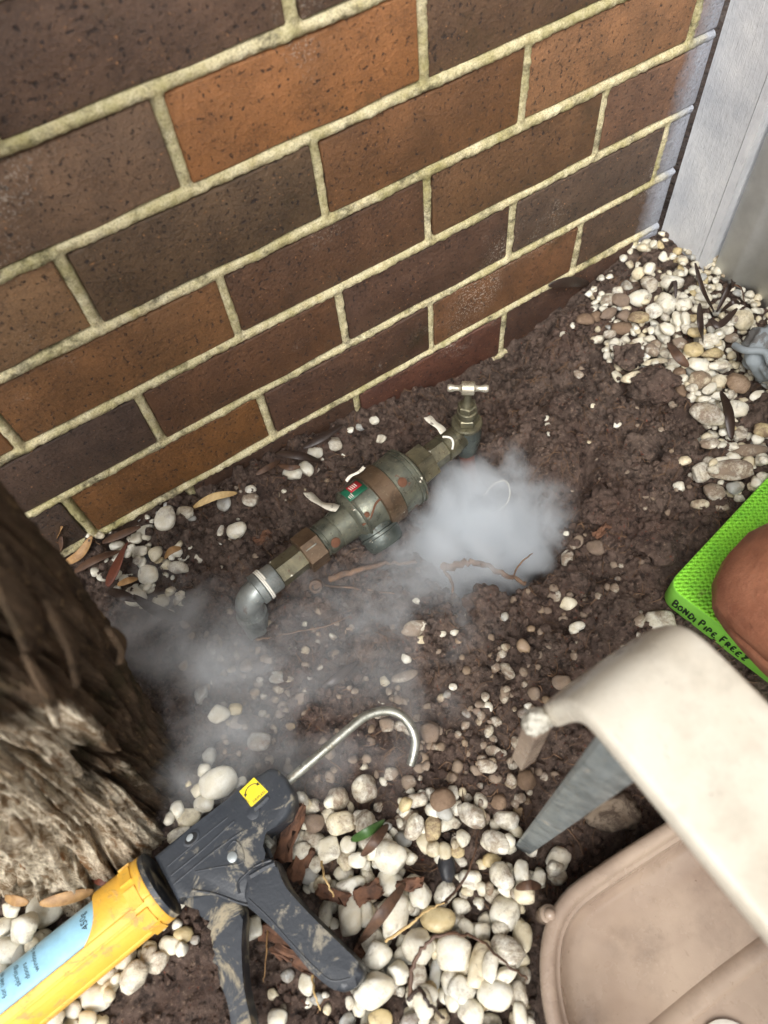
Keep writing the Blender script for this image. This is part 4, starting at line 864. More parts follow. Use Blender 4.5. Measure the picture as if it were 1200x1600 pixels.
# u, v, long and short size in photograph pixels, colour, mud 0..9, turn in degrees
PEB = """527 1246 42 37 w5 10;571 1234 44 41 w4 60;610 1209 26 20 w5 0;638 1223 26 24 w8 0;652 1252 33 26 w4 0;673 1142 28 26 g9 0;532 1288 44 42 c4 0;572 1287 40 35 w4 90;515 1327 44 35 w1 80;545 1324 31 27 w1 90
558 1344 28 22 w0 10;588 1320 54 44 w3 20;612 1340 52 47 w1 30;647 1294 42 30 w4 100;677 1297 40 29 y5 100;738 1272 57 34 w4 40;693 1248 40 38 t8 0;790 1280 40 30 w3 20;776 1316 48 36 w4 10;699 1353 44 31 k1 90
678 1327 24 22 c2 0;715 1331 22 17 y3 0;733 1373 36 31 w1 20;785 1369 42 37 w4 80;816 1365 38 24 w0 90;843 1369 26 25 w1 0;876 1342 50 34 w0 -45;658 1395 47 38 w1 80;612 1382 50 42 w0 20;546 1386 52 31 w1 -10
502 1380 33 31 c4 0;490 1351 31 26 w2 90;545 1430 54 46 w0 90;572 1426 40 24 w0 90;618 1434 66 40 w1 110;510 1428 50 23 w2 90;580 1468 40 33 w1 130;589 1492 45 40 w0 20;684 1434 52 40 y2 10;695 1393 34 28 w3 120
720 1417 33 24 w2 10;790 1428 50 46 w1 20;818 1397 38 32 c1 40;816 1467 48 34 c0 90;656 1481 57 51 w1 120;710 1489 52 51 w1 0;748 1505 66 38 c1 110;766 1512 48 24 w1 100;792 1487 53 42 w3 30;755 1456 28 27 w1 0
781 1452 30 22 w2 0;585 1544 62 58 w0 20;620 1518 41 36 w0 0;655 1529 43 28 w4 90;680 1527 58 20 g0 95;702 1531 40 26 w2 100;660 1569 40 30 w0 70;722 1548 43 40 w1 130;737 1580 42 40 w2 0;774 1556 55 52 w0 10
810 1555 40 30 w4 80;790 1522 38 26 w1 0;594 1591 38 24 y1 0;812 1588 38 26 w1 80;480 1536 34 27 w2 90;479 1567 22 15 w0 0;427 1553 20 16 c2 0;435 1591 34 28 w1 0;640 1592 34 26 g4 0;690 1588 30 24 c3 0
395 1450 40 33 w0 80;291 1275 44 30 c1 0;318 1257 32 25 w1 0;342 1221 60 46 w1 -30;319 1205 22 22 w0 0;326 1184 38 22 g3 90;277 1303 44 26 w1 -30;378 1220 15 13 w1 0;264 1475 35 29 w1 20;284 1481 26 22 w1 60
245 1503 37 33 w4 0;233 1492 30 24 w3 0;305 1468 18 14 g2 0;223 1516 20 26 w2 0;457 1285 40 24 w2 90;421 1320 48 28 w2 90;489 1316 40 34 w4 20;492 1285 36 32 g8 0;490 1262 30 26 w3 0;470 1330 34 28 w3 0
71 1421 57 51 w1 30;37 1447 52 48 w1 0;15 1487 48 42 w1 0;17 1418 38 30 w1 0;5 1450 34 30 w1 90;149 1390 34 21 w1 -20;122 1402 26 20 c2 0;48 1476 26 22 c1 0;196 1497 42 33 w1 80;167 1524 33 27 w3 0
210 1527 45 40 w3 120;152 1560 52 45 w1 0;125 1547 32 27 w1 0;115 1577 30 27 w2 0;135 1593 34 24 c1 0;85 1590 30 24 w2 0;259 810 40 31 w1 90;288 800 27 24 w3 0;370 828 31 29 w1 0;345 830 22 11 w4 90
352 787 26 24 g2 60;392 781 28 22 w5 0;392 764 18 15 w2 0;409 761 18 12 w2 90;492 707 29 22 w0 30;480 732 30 22 w1 60;457 740 31 22 w1 20;524 693 27 24 w3 70;562 667 17 14 g1 0;537 711 15 12 w1 0
585 657 18 15 w0 60;595 686 18 15 w2 0;548 672 12 11 w1 0;210 820 25 18 w1 20;228 830 28 18 w0 -20;213 841 24 18 w0 0;182 852 23 16 w0 0;217 860 26 18 w1 10;242 865 30 22 c1 80;260 882 26 22 c1 0
286 870 22 18 w0 0;280 886 31 22 w4 10;308 867 32 29 w3 80;182 870 22 14 w0 90;230 898 38 32 w1 20;212 932 40 34 w0 60;253 941 31 26 c2 0;268 961 26 16 w1 30;231 919 30 18 w2 0;197 900 24 18 w2 0
341 1116 35 29 w1 20;367 1109 23 20 y1 0;315 1085 30 22 g3 80;372 1129 32 20 w6 0;405 1157 35 31 g3 0;385 1040 26 20 g7 0;432 1058 28 20 g5 0;470 1090 26 22 g7 0;646 980 42 27 w6 0;659 978 20 18 w2 0
635 1027 19 16 w0 80;633 1056 43 18 w6 -15;601 1064 17 16 c1 0;690 990 14 11 w1 0;711 989 15 10 w1 0;717 1001 12 10 t2 0;660 1000 18 13 c4 0;887 943 28 22 c2 20;867 930 26 20 w6 0;788 963 16 13 g1 90
767 937 24 14 w5 80;897 983 16 14 w0 0;880 967 14 10 w5 0;817 1010 28 19 t1 60;830 983 13 11 t2 0;793 1047 30 18 w6 60;877 1065 28 25 w7 0;708 1073 13 11 w2 0;603 1133 26 20 w6 0;627 1135 22 18 w6 0
670 1145 32 29 g8 0;759 1197 34 20 w5 10;772 1173 30 17 w6 0;808 1163 27 16 w5 70;835 1152 27 16 c4 80;822 1217 36 32 t8 0;780 1252 29 26 t8 0;813 1247 20 16 w5 0;653 938 18 12 w1 30;545 985 13 12 t3 0
902 980 26 18 w1 -15;1033 972 54 36 w4 10;998 970 26 22 w6 0;887 875 33 21 w5 100;901 847 26 18 w7 -40;885 833 11 9 w1 0;930 856 30 24 g8 0;1060 760 25 19 w1 -20;1070 720 20 17 c2 -20;1096 738 37 31 w3 -30
1141 736 65 36 w6 -5;1124 719 30 13 w2 5;1117 769 34 29 w6 50;1146 763 27 20 g1 20;1094 788 28 16 c4 0;1129 793 24 16 w6 0;1155 678 32 22 w5 -30;1170 703 54 25 w7 0;1110 694 28 15 w5 0;1193 673 30 26 y4 0
1147 697 18 14 w1 0;1014 419 21 20 w1 0;997 427 22 20 c1 80;1016 444 33 26 w4 80;1050 441 34 28 w2 10;1042 473 39 33 w2 -60;999 467 40 28 w2 -10;1021 486 27 24 w2 60;949 469 24 20 w5 0;966 455 20 15 w3 0
980 447 20 17 g3 60;969 470 28 24 g8 0;931 495 20 18 t7 0;955 501 18 16 g0 0;895 509 12 9 w0 90;878 525 19 16 w1 -30;879 557 14 12 c3 0;902 550 22 15 g3 0;915 500 28 24 t8 0;950 489 28 20 g8 0
975 493 26 22 g8 0;998 495 31 23 y4 10;972 512 34 24 t7 0;953 523 20 18 w4 0;934 530 22 14 w3 0;996 550 26 17 w1 -25;999 533 28 12 w3 -20;985 573 29 14 c3 0;986 590 33 21 c3 -10;964 588 26 13 w2 70
1019 547 26 22 w6 90;1037 550 26 15 w3 80;1023 566 37 13 c3 5;1038 585 25 19 c2 0;1062 582 20 17 t7 0;1070 476 27 23 w1 10;1083 468 20 15 w1 60;1100 465 27 18 w0 10;1095 454 17 13 w0 0;1059 498 29 16 w1 90
1072 500 27 15 w0 90;1081 497 20 14 y2 0;1089 520 28 20 y2 5;1108 533 29 25 w2 0;1084 546 29 25 y1 0;1113 552 47 22 y4 -15;1135 514 22 18 w1 60;1159 501 37 34 c1 0;1121 484 24 18 c1 60;1141 478 40 13 w0 15
1143 528 22 16 w7 0;1126 571 38 15 w1 5;1091 571 36 25 w1 20;1094 593 36 31 c5 0;1122 596 32 21 c2 -40;1108 607 26 16 w1 -40;1151 600 37 32 t4 30;1124 618 28 16 w1 20;1149 639 37 27 w1 5;1107 647 52 38 w4 30
1100 623 24 12 w2 0;1181 617 30 17 w1 -30;1165 657 26 20 w5 -40;1156 680 28 18 w4 -20;1132 675 18 13 w3 0;1108 691 28 13 w5 0;1067 611 32 20 t8 80;1053 634 18 13 w6 60;964 664 15 10 w1 0;926 634 9 8 w1 0
853 653 14 10 w1 0;856 664 10 8 w0 0;858 678 10 7 w0 90;948 546 9 8 w1 0;904 585 18 13 w6 60;1062 537 28 20 w6 70;1043 514 24 17 w1 40;1038 527 28 19 w1 80;1053 566 22 18 w2 60;1178 555 26 20 w2 0"""
PTS = []
for tok in PEB.replace('\n', ';').split(';'):
    f = tok.split()
    if len(f) == 6: PTS.append((float(f[0]), float(f[1]), float(f[2]), float(f[3]), f[4][0], min(1., int(f[4][1]) / 9 + .10), math.radians(float(f[5]))))
HM0 = HM.copy()
def pebble_shape(seed, sub=3):
    bm = bmesh.new(); bmesh.ops.create_icosphere(bm, subdivisions=sub, radius=.5); r = random.Random(seed)
    ks = [(Vector((r.gauss(0, 1), r.gauss(0, 1), r.gauss(0, 1))).normalized(), r.uniform(.27, .44), r.uniform(.35, .9)) for _ in range(9)]
    ph = [Vector((r.uniform(2, 6), r.uniform(2, 6), r.uniform(2, 6))) for _ in range(3)]
    pw = r.uniform(2.1, 2.7)
    for v in bm.verts:
        p = v.co.copy(); k = (abs(p.x * 2) ** pw + abs(p.y * 2) ** pw + abs(p.z * 2) ** pw) ** (-1 / pw); p *= k
        for n, d, a in ks:                                           # water-worn facets
            h = p.dot(n)
            if h > d: p -= n * (h - d) * a
        q = sum(math.sin(p.dot(w_) * 2.1 + i) for i, w_ in enumerate(ph)); v.co = p * (1 + .018 * q)
    return bm
PM = []
for i in range(26):
    bm = pebble_shape(i); me = bpy.data.meshes.new('pebble'); bm.normal_update()
    for f in bm.faces: f.smooth = True
    bm.to_mesh(me); bm.free(); me.materials.append(MT['pebble']); PM.append(me)
def settle(x, y, a, b, h, sink):
    """rest an ellipsoid a x b x h on the height map, then add it to the map"""
    r = (a + b) / 4; sl = hm_patch(x, y, r * .75)
    if sl is None: return None
    loc = HM[sl]; base = float(np.percentile(loc, 62)); z = base + h * (.5 - sink)
    sl = hm_patch(x, y, r * 1.1); dx = HX[sl] - x; dy = HY[sl] - y; q = 1 - (dx * dx + dy * dy) / (r * r)
    HM[sl] = np.where(q > 0, np.maximum(HM[sl], z + h * .5 * np.sqrt(np.maximum(q, 0))), HM[sl]); return z
def in_poly(u, v, P):
    c = False
    for i in range(len(P)):
        (x1, y1), (x2, y2) = P[i - 1], P[i]
        if (y1 > v) != (y2 > v) and u < (x2 - x1) * (v - y1) / (y2 - y1) + x1: c = not c
    return c
BEDS = [([(470, 1250), (600, 1215), (760, 1240), (850, 1330), (1060, 1400), (1100, 1760), (1000, 2050), (420, 2080), (480, 1760), (575, 1480), (490, 1420), (450, 1300)], 760, .30, .018),
        ([(985, 408), (1010, 398), (1300, 520), (1300, 720), (1150, 790), (1075, 745), (1090, 680), (1035, 600), (950, 590), (900, 480)], 720, .16, .0155),
        ([(-520, 1420), (-240, 1330), (60, 1360), (250, 1300), (330, 1180), (385, 1225), (250, 1345), (300, 1455), (230, 1520), (110, 1660), (-60, 1800), (-420, 1760)], 520, .08, .0175),
        ([(150, 830), (260, 790), (330, 850), (290, 960), (220, 980), (170, 920)], 90, .12, .0130),
        ([(560, 1200), (860, 1140), (900, 1300), (820, 1320), (600, 1240)], 26, .9, .012),
        ([(880, 560), (1060, 620), (1080, 760), (1000, 960), (900, 1000), (870, 850), (900, 700)], 34, .95, .010),
        ([(620, 930), (860, 940), (820, 1200), (560, 1180)], 36, .95, .009), ([(340, 790), (560, 690), (520, 760), (400, 900), (330, 900)], 20, .6, .008),
        ([(250, 960), (560, 960), (600, 1180), (480, 1230), (330, 1170)], 110, .95, .012), ([(700, 950), (1020, 900), (1000, 1000), (860, 1120), (720, 1120)], 60, .97, .011), ([(600, 1080), (860, 1080), (840, 1230), (600, 1210)], 70, .9, .013),
        ([(380, 1480), (560, 1560), (560, 1700), (400, 1700)], 14, .4, .013)]
fill = []; TRAY = [(q.x, q.y) for q in inset(outl, -.012)]
for poly, n, mud, size in BEDS:
    us = [p[0] for p in poly]; vs = [p[1] for p in poly]; k = 0; tries = 0
    while k < n and tries < n * 20:
        tries += 1; u, v = rnd.uniform(min(us), max(us)), rnd.uniform(min(vs), max(vs))
        if not in_poly(u, v, poly): continue
        p = atz(u, v, -.055); s = size * rnd.uniform(.55, 1.25)
        if math.hypot(p[0] + .39, p[1] + .24) < .115 or in_poly(p[0], p[1], TRAY): continue
        fill.append((p[0], p[1], s, s * rnd.uniform(.62, .95), rnd.choices('wcyg', (10, 3, .5, 1))[0], min(1, max(0, rnd.gauss(mud, .2))), rnd.uniform(0, 3.1), u, v)); k += 1
rnd.shuffle(fill)
tris_v, tris_f, tris_c = [], [], []; base_shapes = []
for i in range(8):
    bm = pebble_shape(100 + i, 2); bm.verts.ensure_lookup_table(); base_shapes.append((np.array([v.co[:] for v in bm.verts]), np.array([[v.index for v in f.verts] for f in bm.faces]))); bm.free()
off = 0
def rotm(yaw, rx, ry): return np.array(Matrix.Rotation(yaw, 3, 'Z') @ Matrix.Rotation(rx, 3, 'X') @ Matrix.Rotation(ry, 3, 'Y'))
for (x, y, a, b, c, mud, yaw, u, v) in fill:
    h = b * rnd.uniform(.55, .85); z = settle(x, y, a, b, h, .10 + .25 * min(1, mud))
    if z is None: z = -.055
    bv, bf = base_shapes[rnd.randrange(8)]; Vv = (bv * np.array([a, b, h])) @ rotm(yaw, rnd.gauss(0, .2), rnd.gauss(0, .2)).T + np.array([x, y, z])
    tris_v.append(Vv); tris_f.append(bf + off); off += len(bv); tc = np.array(lin(*TINT[c])); tc = tc * rnd.uniform(.8, 1.0); tc[3] = 1 - min(1, mud); tris_c.append(np.tile(tc, (len(bv), 1)))
me = bpy.data.meshes.new('pebble_gravel'); me.from_pydata(np.concatenate(tris_v).tolist(), [], np.concatenate(tris_f).tolist())
ca = me.color_attributes.new('tint', 'FLOAT_COLOR', 'POINT'); ca.data.foreach_set('color', np.concatenate(tris_c).astype(np.float32).ravel())
me.polygons.foreach_set('use_smooth', np.ones(len(me.polygons), dtype=bool))
tag(link('pebble_gravel', me, 'pebble_mass'), 'white river pebbles packed below and between the larger ones', 'pebbles', kind='stuff')
ANCH = [('steel hook', 600, 1150), ('black grip', 480, 1440), ('black trigger', 355, 1500), ('yellow cradle', 150, 1480), ('trunk foot', 120, 1390), ('gun body', 320, 1290), ('galvanised leg foot', 825, 1340),
        ('tray corner', 835, 1430), ('tray side', 830, 1530), ('green pad corner', 1035, 940), ('green pad edge', 1140, 790), ('grey glove', 1160, 550), ('fence post foot', 1050, 430), ('ribbed sheet', 1150, 470), ('wall end', 985, 420),
        ('pit rim', 880, 850), ('near pit rim', 740, 940), ('pipe elbow', 385, 950), ('valve label', 530, 760), ('valve tag', 490, 760), ('tap handle', 735, 600), ('wall foot by the trunk', 200, 830), ('brick wall foot', 440, 720), ('dug soil heap', 960, 640), ('soil before the gun', 420, 1090), ('photo bottom edge', 620, 1590), ('soil behind the leg', 800, 1190), ('green leaf', 575, 1297)]
seen = {}
PTS.sort(key=lambda t: t[1])
for (u, v, a, b, c, mud, ang) in PTS:
    p = on_ground(u, v); p = atz(u, v, p[2] + .004); d = depth(p) / FPX
    A, B = a * d * 1.06, b * d * 1.06; H = B * rnd.uniform(.60, .82)
    yw = Vector((ROT[0][0] * math.cos(ang) + ROT[1][0] * math.sin(ang), ROT[0][1] * math.cos(ang) + ROT[1][1] * math.sin(ang))); yaw = math.atan2(yw.y, yw.x)
    z = settle(p[0], p[1], A, B, H, .12 + .22 * mud); p = atz(u, v, z if z is not None else p[2])
    o = bpy.data.objects.new('pebble', rnd.choice(PM)); COL.objects.link(o); o.location = p; o.scale = (A, B, H)
    o.rotation_euler = (rnd.gauss(0, .10), rnd.gauss(0, .10), yaw); t = lin(*TINT[c]); sh = rnd.uniform(.86, 1.0); o.color = (t[0] * sh, t[1] * sh, t[2] * sh, 1 - mud)
    size = 'tiny' if a < 16 else 'small' if a < 25 else 'medium' if a < 36 else 'large' if a < 50 else 'huge'
    dirt = 'clean' if mud < .15 else 'speckled' if mud < .35 else 'mud smeared' if mud < .6 else 'mud caked'
    form = 'round' if b / a > .84 else 'oval' if b / a > .62 else 'long'
    an = min(ANCH, key=lambda q: math.hypot(q[1] - u, q[2] - v)); dx, dy = u - an[1], v - an[2]
    side = ('right of' if dx > 0 else 'left of') if abs(dx) > abs(dy) else ('below' if dy > 0 else 'above')
    lb = f'{size} {form} {dirt} {WORD[c]} pebble {side} the {an[0]}'; seen.setdefault((lb, an), []).append(o)
    tag(o, lb, 'pebble', 'river pebbles lying loose on the ground')
ORD = ['nearest', 'second nearest', 'third nearest', 'fourth nearest', 'fifth nearest', 'sixth nearest']
for (lb, an), os_ in seen.items():                                            # look-alikes are told apart by their distance to the landmark
    if len(os_) > 1:
        q0 = on_ground(an[1], an[2])
        os_.sort(key=lambda o: (o.location.x - q0[0]) ** 2 + (o.location.y - q0[1]) ** 2)
        for i, o in enumerate(os_[:6]):
            o['label'] = f'{lb}, {ORD[i]} to it'
            if len(o['label'].split()) > 16: o['label'] = o['label'].replace(' oval', '').replace(' round', '').replace(' long', '')

#LITTER
# ------------------------------------------------------------------ dead leaves, straws, chips, roots, clods
def ground_pts(pxs, lift):
    out = []
    for i, q in enumerate(pxs):
        l = q[2] if len(q) > 2 else lift; p = on_ground(q[0], q[1], l); out.append(Vector(p))
    return out
def strand_lift(P, lift):
    return P
LEAF = [  # pixels along the leaf, width m, colour, label
    ([(79, 851, .02), (88, 836, .035), (98, 823, .05)], .009, 'lf_tan', 'upright tan dry leaf blade against the wall beside the trunk'),
    ([(94, 869, .015), (96, 852, .03), (97, 838, .04)], .008, 'lf_brown', 'short upright brown leaf blade beside the trunk'),
    ([(98, 882, .012), (125, 866, .016), (153, 848, .012)], .010, 'lf_tan', 'straight tan leaf lying along the wall foot near the trunk'),
    ([(118, 895, .01), (150, 878, .014), (190, 862, .012)], .010, 'lf_brown', 'brown leaf lying flat behind the trunk'),
    ([(166, 914, .018), (186, 884, .026), (202, 850, .024)], .017, 'lf_red', 'broad reddish brown leaf propped on pebbles behind the trunk'),
    ([(160, 848, .014), (190, 836, .022), (220, 823, .018)], .010, 'lf_brown', 'narrow brown leaf over the white pebbles at the wall foot'),
    ([(168, 922, .014), (190, 930, .02), (214, 938, .014)], .011, 'lf_dark', 'dark short leaf beside the broad reddish leaf'),
    ([(184, 914, .02), (200, 908, .024), (216, 905, .02)], .008, 'lf_tan', 'small pale tan leaf on the pebbles behind the trunk'),
    ([(266, 884, .02), (275, 870, .03), (283, 857, .03)], .008, 'lf_tan', 'small tan leaf standing between cream pebbles'),
    ([(302, 793, .014), (335, 776, .018), (368, 765, .014)], .009, 'straw', 'yellow straw coloured leaf at the foot of the bricks'),
    ([(208, 930, .018), (246, 954, .026), (284, 968, .014)], .013, 'lf_dark', 'long dark curled leaf below the pebbles by the trunk'),
    ([(472, 701, .012), (503, 682, .018), (536, 664, .014)], .010, 'lf_dark', 'long grey brown leaf leaning on the wall behind the valve'),
    ([(430, 708, .016), (468, 713, .024), (503, 723, .022)], .011, 'lf_dark', 'dark leaf bridging two white pebbles behind the valve'),
    ([(434, 726, .014), (452, 732, .018), (472, 738, .02)], .007, 'lf_brown', 'short brown leaf under the dark bridging leaf'),
    ([(400, 742, .012), (420, 730, .016), (438, 720, .012)], .007, 'lf_brown', 'small brown leaf at the wall foot left of the valve'),
    ([(1086, 411, .05), (1102, 440, .036), (1121, 474, .024)], .007, 'lf_dark', 'thin dark leaf leaning on the fence post lip'),
    ([(1048, 442, .02), (1055, 437, .032), (1062, 448, .02)], .006, 'lf_dark', 'small bent dark leaf at the fence post foot'),
    ([(1127, 470, .026), (1135, 460, .038), (1144, 450, .045)], .008, 'lf_dark', 'short dark leaf standing by the ribbed sheet'),
    ([(1147, 445, .045), (1158, 452, .045), (1163, 474, .026)], .004, 'lf_brown', 'thin curved leaf stalk against the ribbed sheet'),
    ([(1133, 471, .026), (1146, 472, .03), (1160, 467, .028)], .006, 'lf_dark', 'flat dark leaf on pebbles under the ribbed sheet'),
    ([(1103, 515, .022), (1128, 499, .028), (1152, 482, .026)], .009, 'lf_dark', 'dark straight leaf across the pebbles above the glove'),
    ([(1083, 500, .022), (1094, 506, .026), (1108, 516, .022)], .009, 'lf_dark', 'short black leaf crossing the straight leaf near the sheet'),
    ([(1125, 612, .024), (1137, 646, .024), (1149, 675, .016)], .013, 'lf_dark', 'pointed dark leaf lying over a big white pebble by the glove'),
    ([(1043, 537, .02), (1058, 556, .024), (1074, 577, .02)], .012, 'lf_brown', 'brown leaf wedged between pebbles at the soil edge'),
    ([(549, 1313, .024), (574, 1299, .030), (601, 1281, .026)], .009, 'lf_green', 'fresh green leaf lying on the pebbles near the hook'),
    ([(566, 1338, .02), (586, 1314, .028), (606, 1288, .024)], .009, 'lf_brown', 'brown leaf beside the green leaf'),
    ([(560, 1474, .018), (594, 1430, .030), (633, 1380, .030)], .011, 'lf_brown', 'long dark brown leaf across the pebbles right of the grip'),
    ([(1026, 395, .11)], 0, '', ''),
    ([(62, 1412, .02), (104, 1402, .03), (150, 1392, .02)], .012, 'lf_tan', 'tan leaf on pebbles at the trunk foot'),
    ([(8, 1402, .02), (25, 1406, .03), (45, 1410, .024)], .010, 'lf_tan', 'pale curled leaf on pebbles at the left edge of the photo'),
    ([(140, 1370, .024), (158, 1374, .03), (174, 1380, .03)], .010, 'lf_red', 'reddish leaf tip beside the yellow cradle and trunk'),
    ([(500, 1080, .006), (525, 1060, .01), (560, 1035, .006)], .010, 'lf_dark', 'dark muddy leaf half buried in the bare soil'),
    ([(845, 1386, .02), (828, 1383, .026), (806, 1388, .018)], .008, 'lf_brown', 'brown leaf at the foot of the galvanised leg')]
for pxs, wd, m_, lb in LEAF:
    if not wd: continue
    ribbon(ground_pts(pxs, .0), wd, 'leaf', m_, None, .0007, (rnd.uniform(-.4, .4), rnd.uniform(-.7, -.1), 1), .20, True, rnd.uniform(-.8, .8))
    tag(bpy.context.scene.objects[-1] if False else COL.objects[-1], lb, 'leaf', 'dry leaves scattered on the ground')
# leaf stuck on the wall, leaf stuck on the post
o = ribbon([Vector(aty(857, 446, -.007)), Vector(aty(888, 440, -.011)), Vector(aty(920, 443, -.004))], .014, 'leaf', 'lf_dark', None, .0008, (0, -1, .5), .2); tag(o, 'dark wet leaf stuck on the lowest mortar joint of the wall', 'leaf', 'dry leaves scattered on the ground')
o = ribbon([Vector(atx(1025, 396, .6440)), Vector(atx(1042, 392, .6410)), Vector(atx(1060, 390, .6440))], .006, 'leaf', 'lf_tan', None, .0007, (-1, 0, .2), .1); tag(o, 'small olive brown leaf stuck on the grey fence post', 'leaf', 'dry leaves scattered on the ground')
STRAND = [([(640, 1560, .03), (645, 1510, .036), (672, 1470, .044), (708, 1458, .046), (748, 1468, .044), (790, 1505, .038), (824, 1528, .03)], .0019, 'lf_brown', 'dead_stalk', 'long curved brown stalk arching over the pebbles by the tray'),
          ([(601, 1471, .02), (640, 1445, .028), (664, 1425, .03), (694, 1410, .03)], .0014, 'straw', 'dead_stalk', 'pale straw stalk among the pebbles right of the grip'),
          ([(502, 1346, .026), (510, 1372, .03), (522, 1402, .024)], .0012, 'straw', 'dead_stalk', 'pale straw stalk beside the neck of the gun'),
          ([(692, 1412, .026), (712, 1392, .032), (736, 1352, .026), (748, 1296, .022)], .0015, 'lf_brown', 'dead_stalk', 'thin brown twig between the pebbles near the black pebble'),
          ([(488, 1526, .02), (492, 1552, .024), (500, 1578, .016)], .0012, 'straw', 'dead_stalk', 'short pale straw below the grip'),
          ([(418, 1450, .01), (416, 1490, .014), (412, 1534, .01)], .0009, 'lf_tan', 'dead_stalk', 'thin upright tan straw between trigger and grip'),
          ([(640, 1560, .03), (655, 1545, .034), (672, 1570, .03), (690, 1590, .026)], .0022, 'lf_dark', 'dead_stalk', 'dark thick stalk end at the bottom edge of the photo'),
          ([(518, 905, .008), (560, 890, .012), (600, 882, .010), (650, 878, .004)], .0042, 'root', 'root', 'stout orange brown root running from the valve to the pit'),
          ([(505, 915, .006), (560, 920, .008), (615, 928, .004)], .0018, 'root', 'root', 'thin pale root below the stout root'),
          ([(400, 1000, .004), (450, 990, .006), (510, 978, .004), (545, 962, .003)], .0012, 'root', 'root', 'long fine root across the bare soil below the elbow'),
          ([(690, 886, .014), (730, 880, .016), (765, 886, .016), (795, 900, .012), (822, 912, .008)], .0045, 'root', 'root', 'rough brown root crossing the near side of the pit'),
          ([(690, 886, .012), (706, 910, .014), (708, 935, .012), (704, 962, .006)], .0022, 'root', 'root', 'hanging side root left of the pit'),
          ([(800, 905, .01), (812, 882, .03), (832, 864, .04)], .0012, 'root', 'root', 'fine root twig rising from the pit root')]
for pxs, r_, m_, nm, lb in STRAND:
    if nm == 'root' and 'pit' in lb and pxs[0][0] > 600:
        P = [Vector(atz(q[0], q[1], -.062 + q[2])) for q in pxs]            # roots bridge the pit at ground level
    else: P = ground_pts(pxs, 0)
    S_ = spline(P, 7); S_ = [p + Vector((rnd.gauss(0, r_ * .3), rnd.gauss(0, r_ * .3), rnd.gauss(0, r_ * .3))) for p in S_]
    o = finish(tube(S_, [r_ * (1 - .55 * i / len(S_)) * rnd.uniform(.85, 1.15) for i in range(len(S_))], 8), nm, m_, None, 80); tag(o, lb, 'root' if nm == 'root' else 'stalk', 'exposed roots' if nm == 'root' else 'dead stalks')
# cut root stub under the valve
p = on_ground(494, 916); o = finish(lathe([(-.02, .009), (.006, .0088), (.0085, .0075), (.0085, .0048), (.002, .0042)], Vector(p), Vector((-.25, -.55, .8)), 16), 'root_stub', 'root', None); tag(o, 'hollow cut root stub poking from the soil under the valve', 'root')
def hm0(x, y):
    i = int(np.clip(round((y - gy[0]) / STEP), 0, len(gy) - 1)); j = int(np.clip(round((x - gx[0]) / STEP), 0, len(gx) - 1)); return float(HM0[i, j])
from mathutils import noise as mnoise
def lump(name, p, s, mat, seed, sub=3, rough_=.22, flat=(1, 1, .8)):
    bm = bmesh.new(); bmesh.ops.create_icosphere(bm, subdivisions=sub, radius=.5); r = random.Random(seed); ph = [(Vector((r.gauss(0, 1), r.gauss(0, 1), r.gauss(0, 1))) * f, r.uniform(0, 6), 1 / f ** .8) for f in (3, 4, 6, 7, 11, 13, 19, 23) ]
    for v in bm.verts:
        q = v.co + Vector((seed * 3.1, seed, 0)); v.co *= 1 + rough_ * (2.2 * mnoise.fractal(q * 2.2, .9, 2.0, 4) + 1.6 * (.5 - abs(mnoise.noise(q * 5))))
    bm.transform(Matrix.Translation(p) @ Matrix.Rotation(r.uniform(0, 6), 4, 'Z') @ Matrix.Diagonal((s * flat[0], s * flat[1], s * flat[2], 1))); return finish(bm, name, mat, None, 60)
for i, (u, v, s, lb) in enumerate(((1018, 612, .046, 'large dark soil clod on the edge of the pebble heap by the fence'), (940, 800, .034, 'soil clod right of the vapour filled pit'), (900, 905, .03, 'round soil clod at the right rim of the pit'), (1000, 700, .036, 'broad soil clod in the middle of the dug heap'),
                                    (1020, 850, .046, 'big smooth soil clod left of the green pad'), (1190, 640, .05, 'dark soil clod under the glove at the right edge'), (760, 950, .036, 'crumbly soil clod on the near rim of the pit'), (880, 640, .03, 'soil clod on the dug heap right of the tap'), (965, 960, .032, 'soil clod near the pale pebble at the pad corner'), (975, 585, .028, 'small soil clod among the pebbles below the wall end'))):
    p = on_ground(u, v); o = lump('soil_clod', Vector((p[0], p[1], p[2] + s * .14)), s * 1.1, 'soil', i, 5, .22); tag(o, lb, 'clod', 'soil clods')
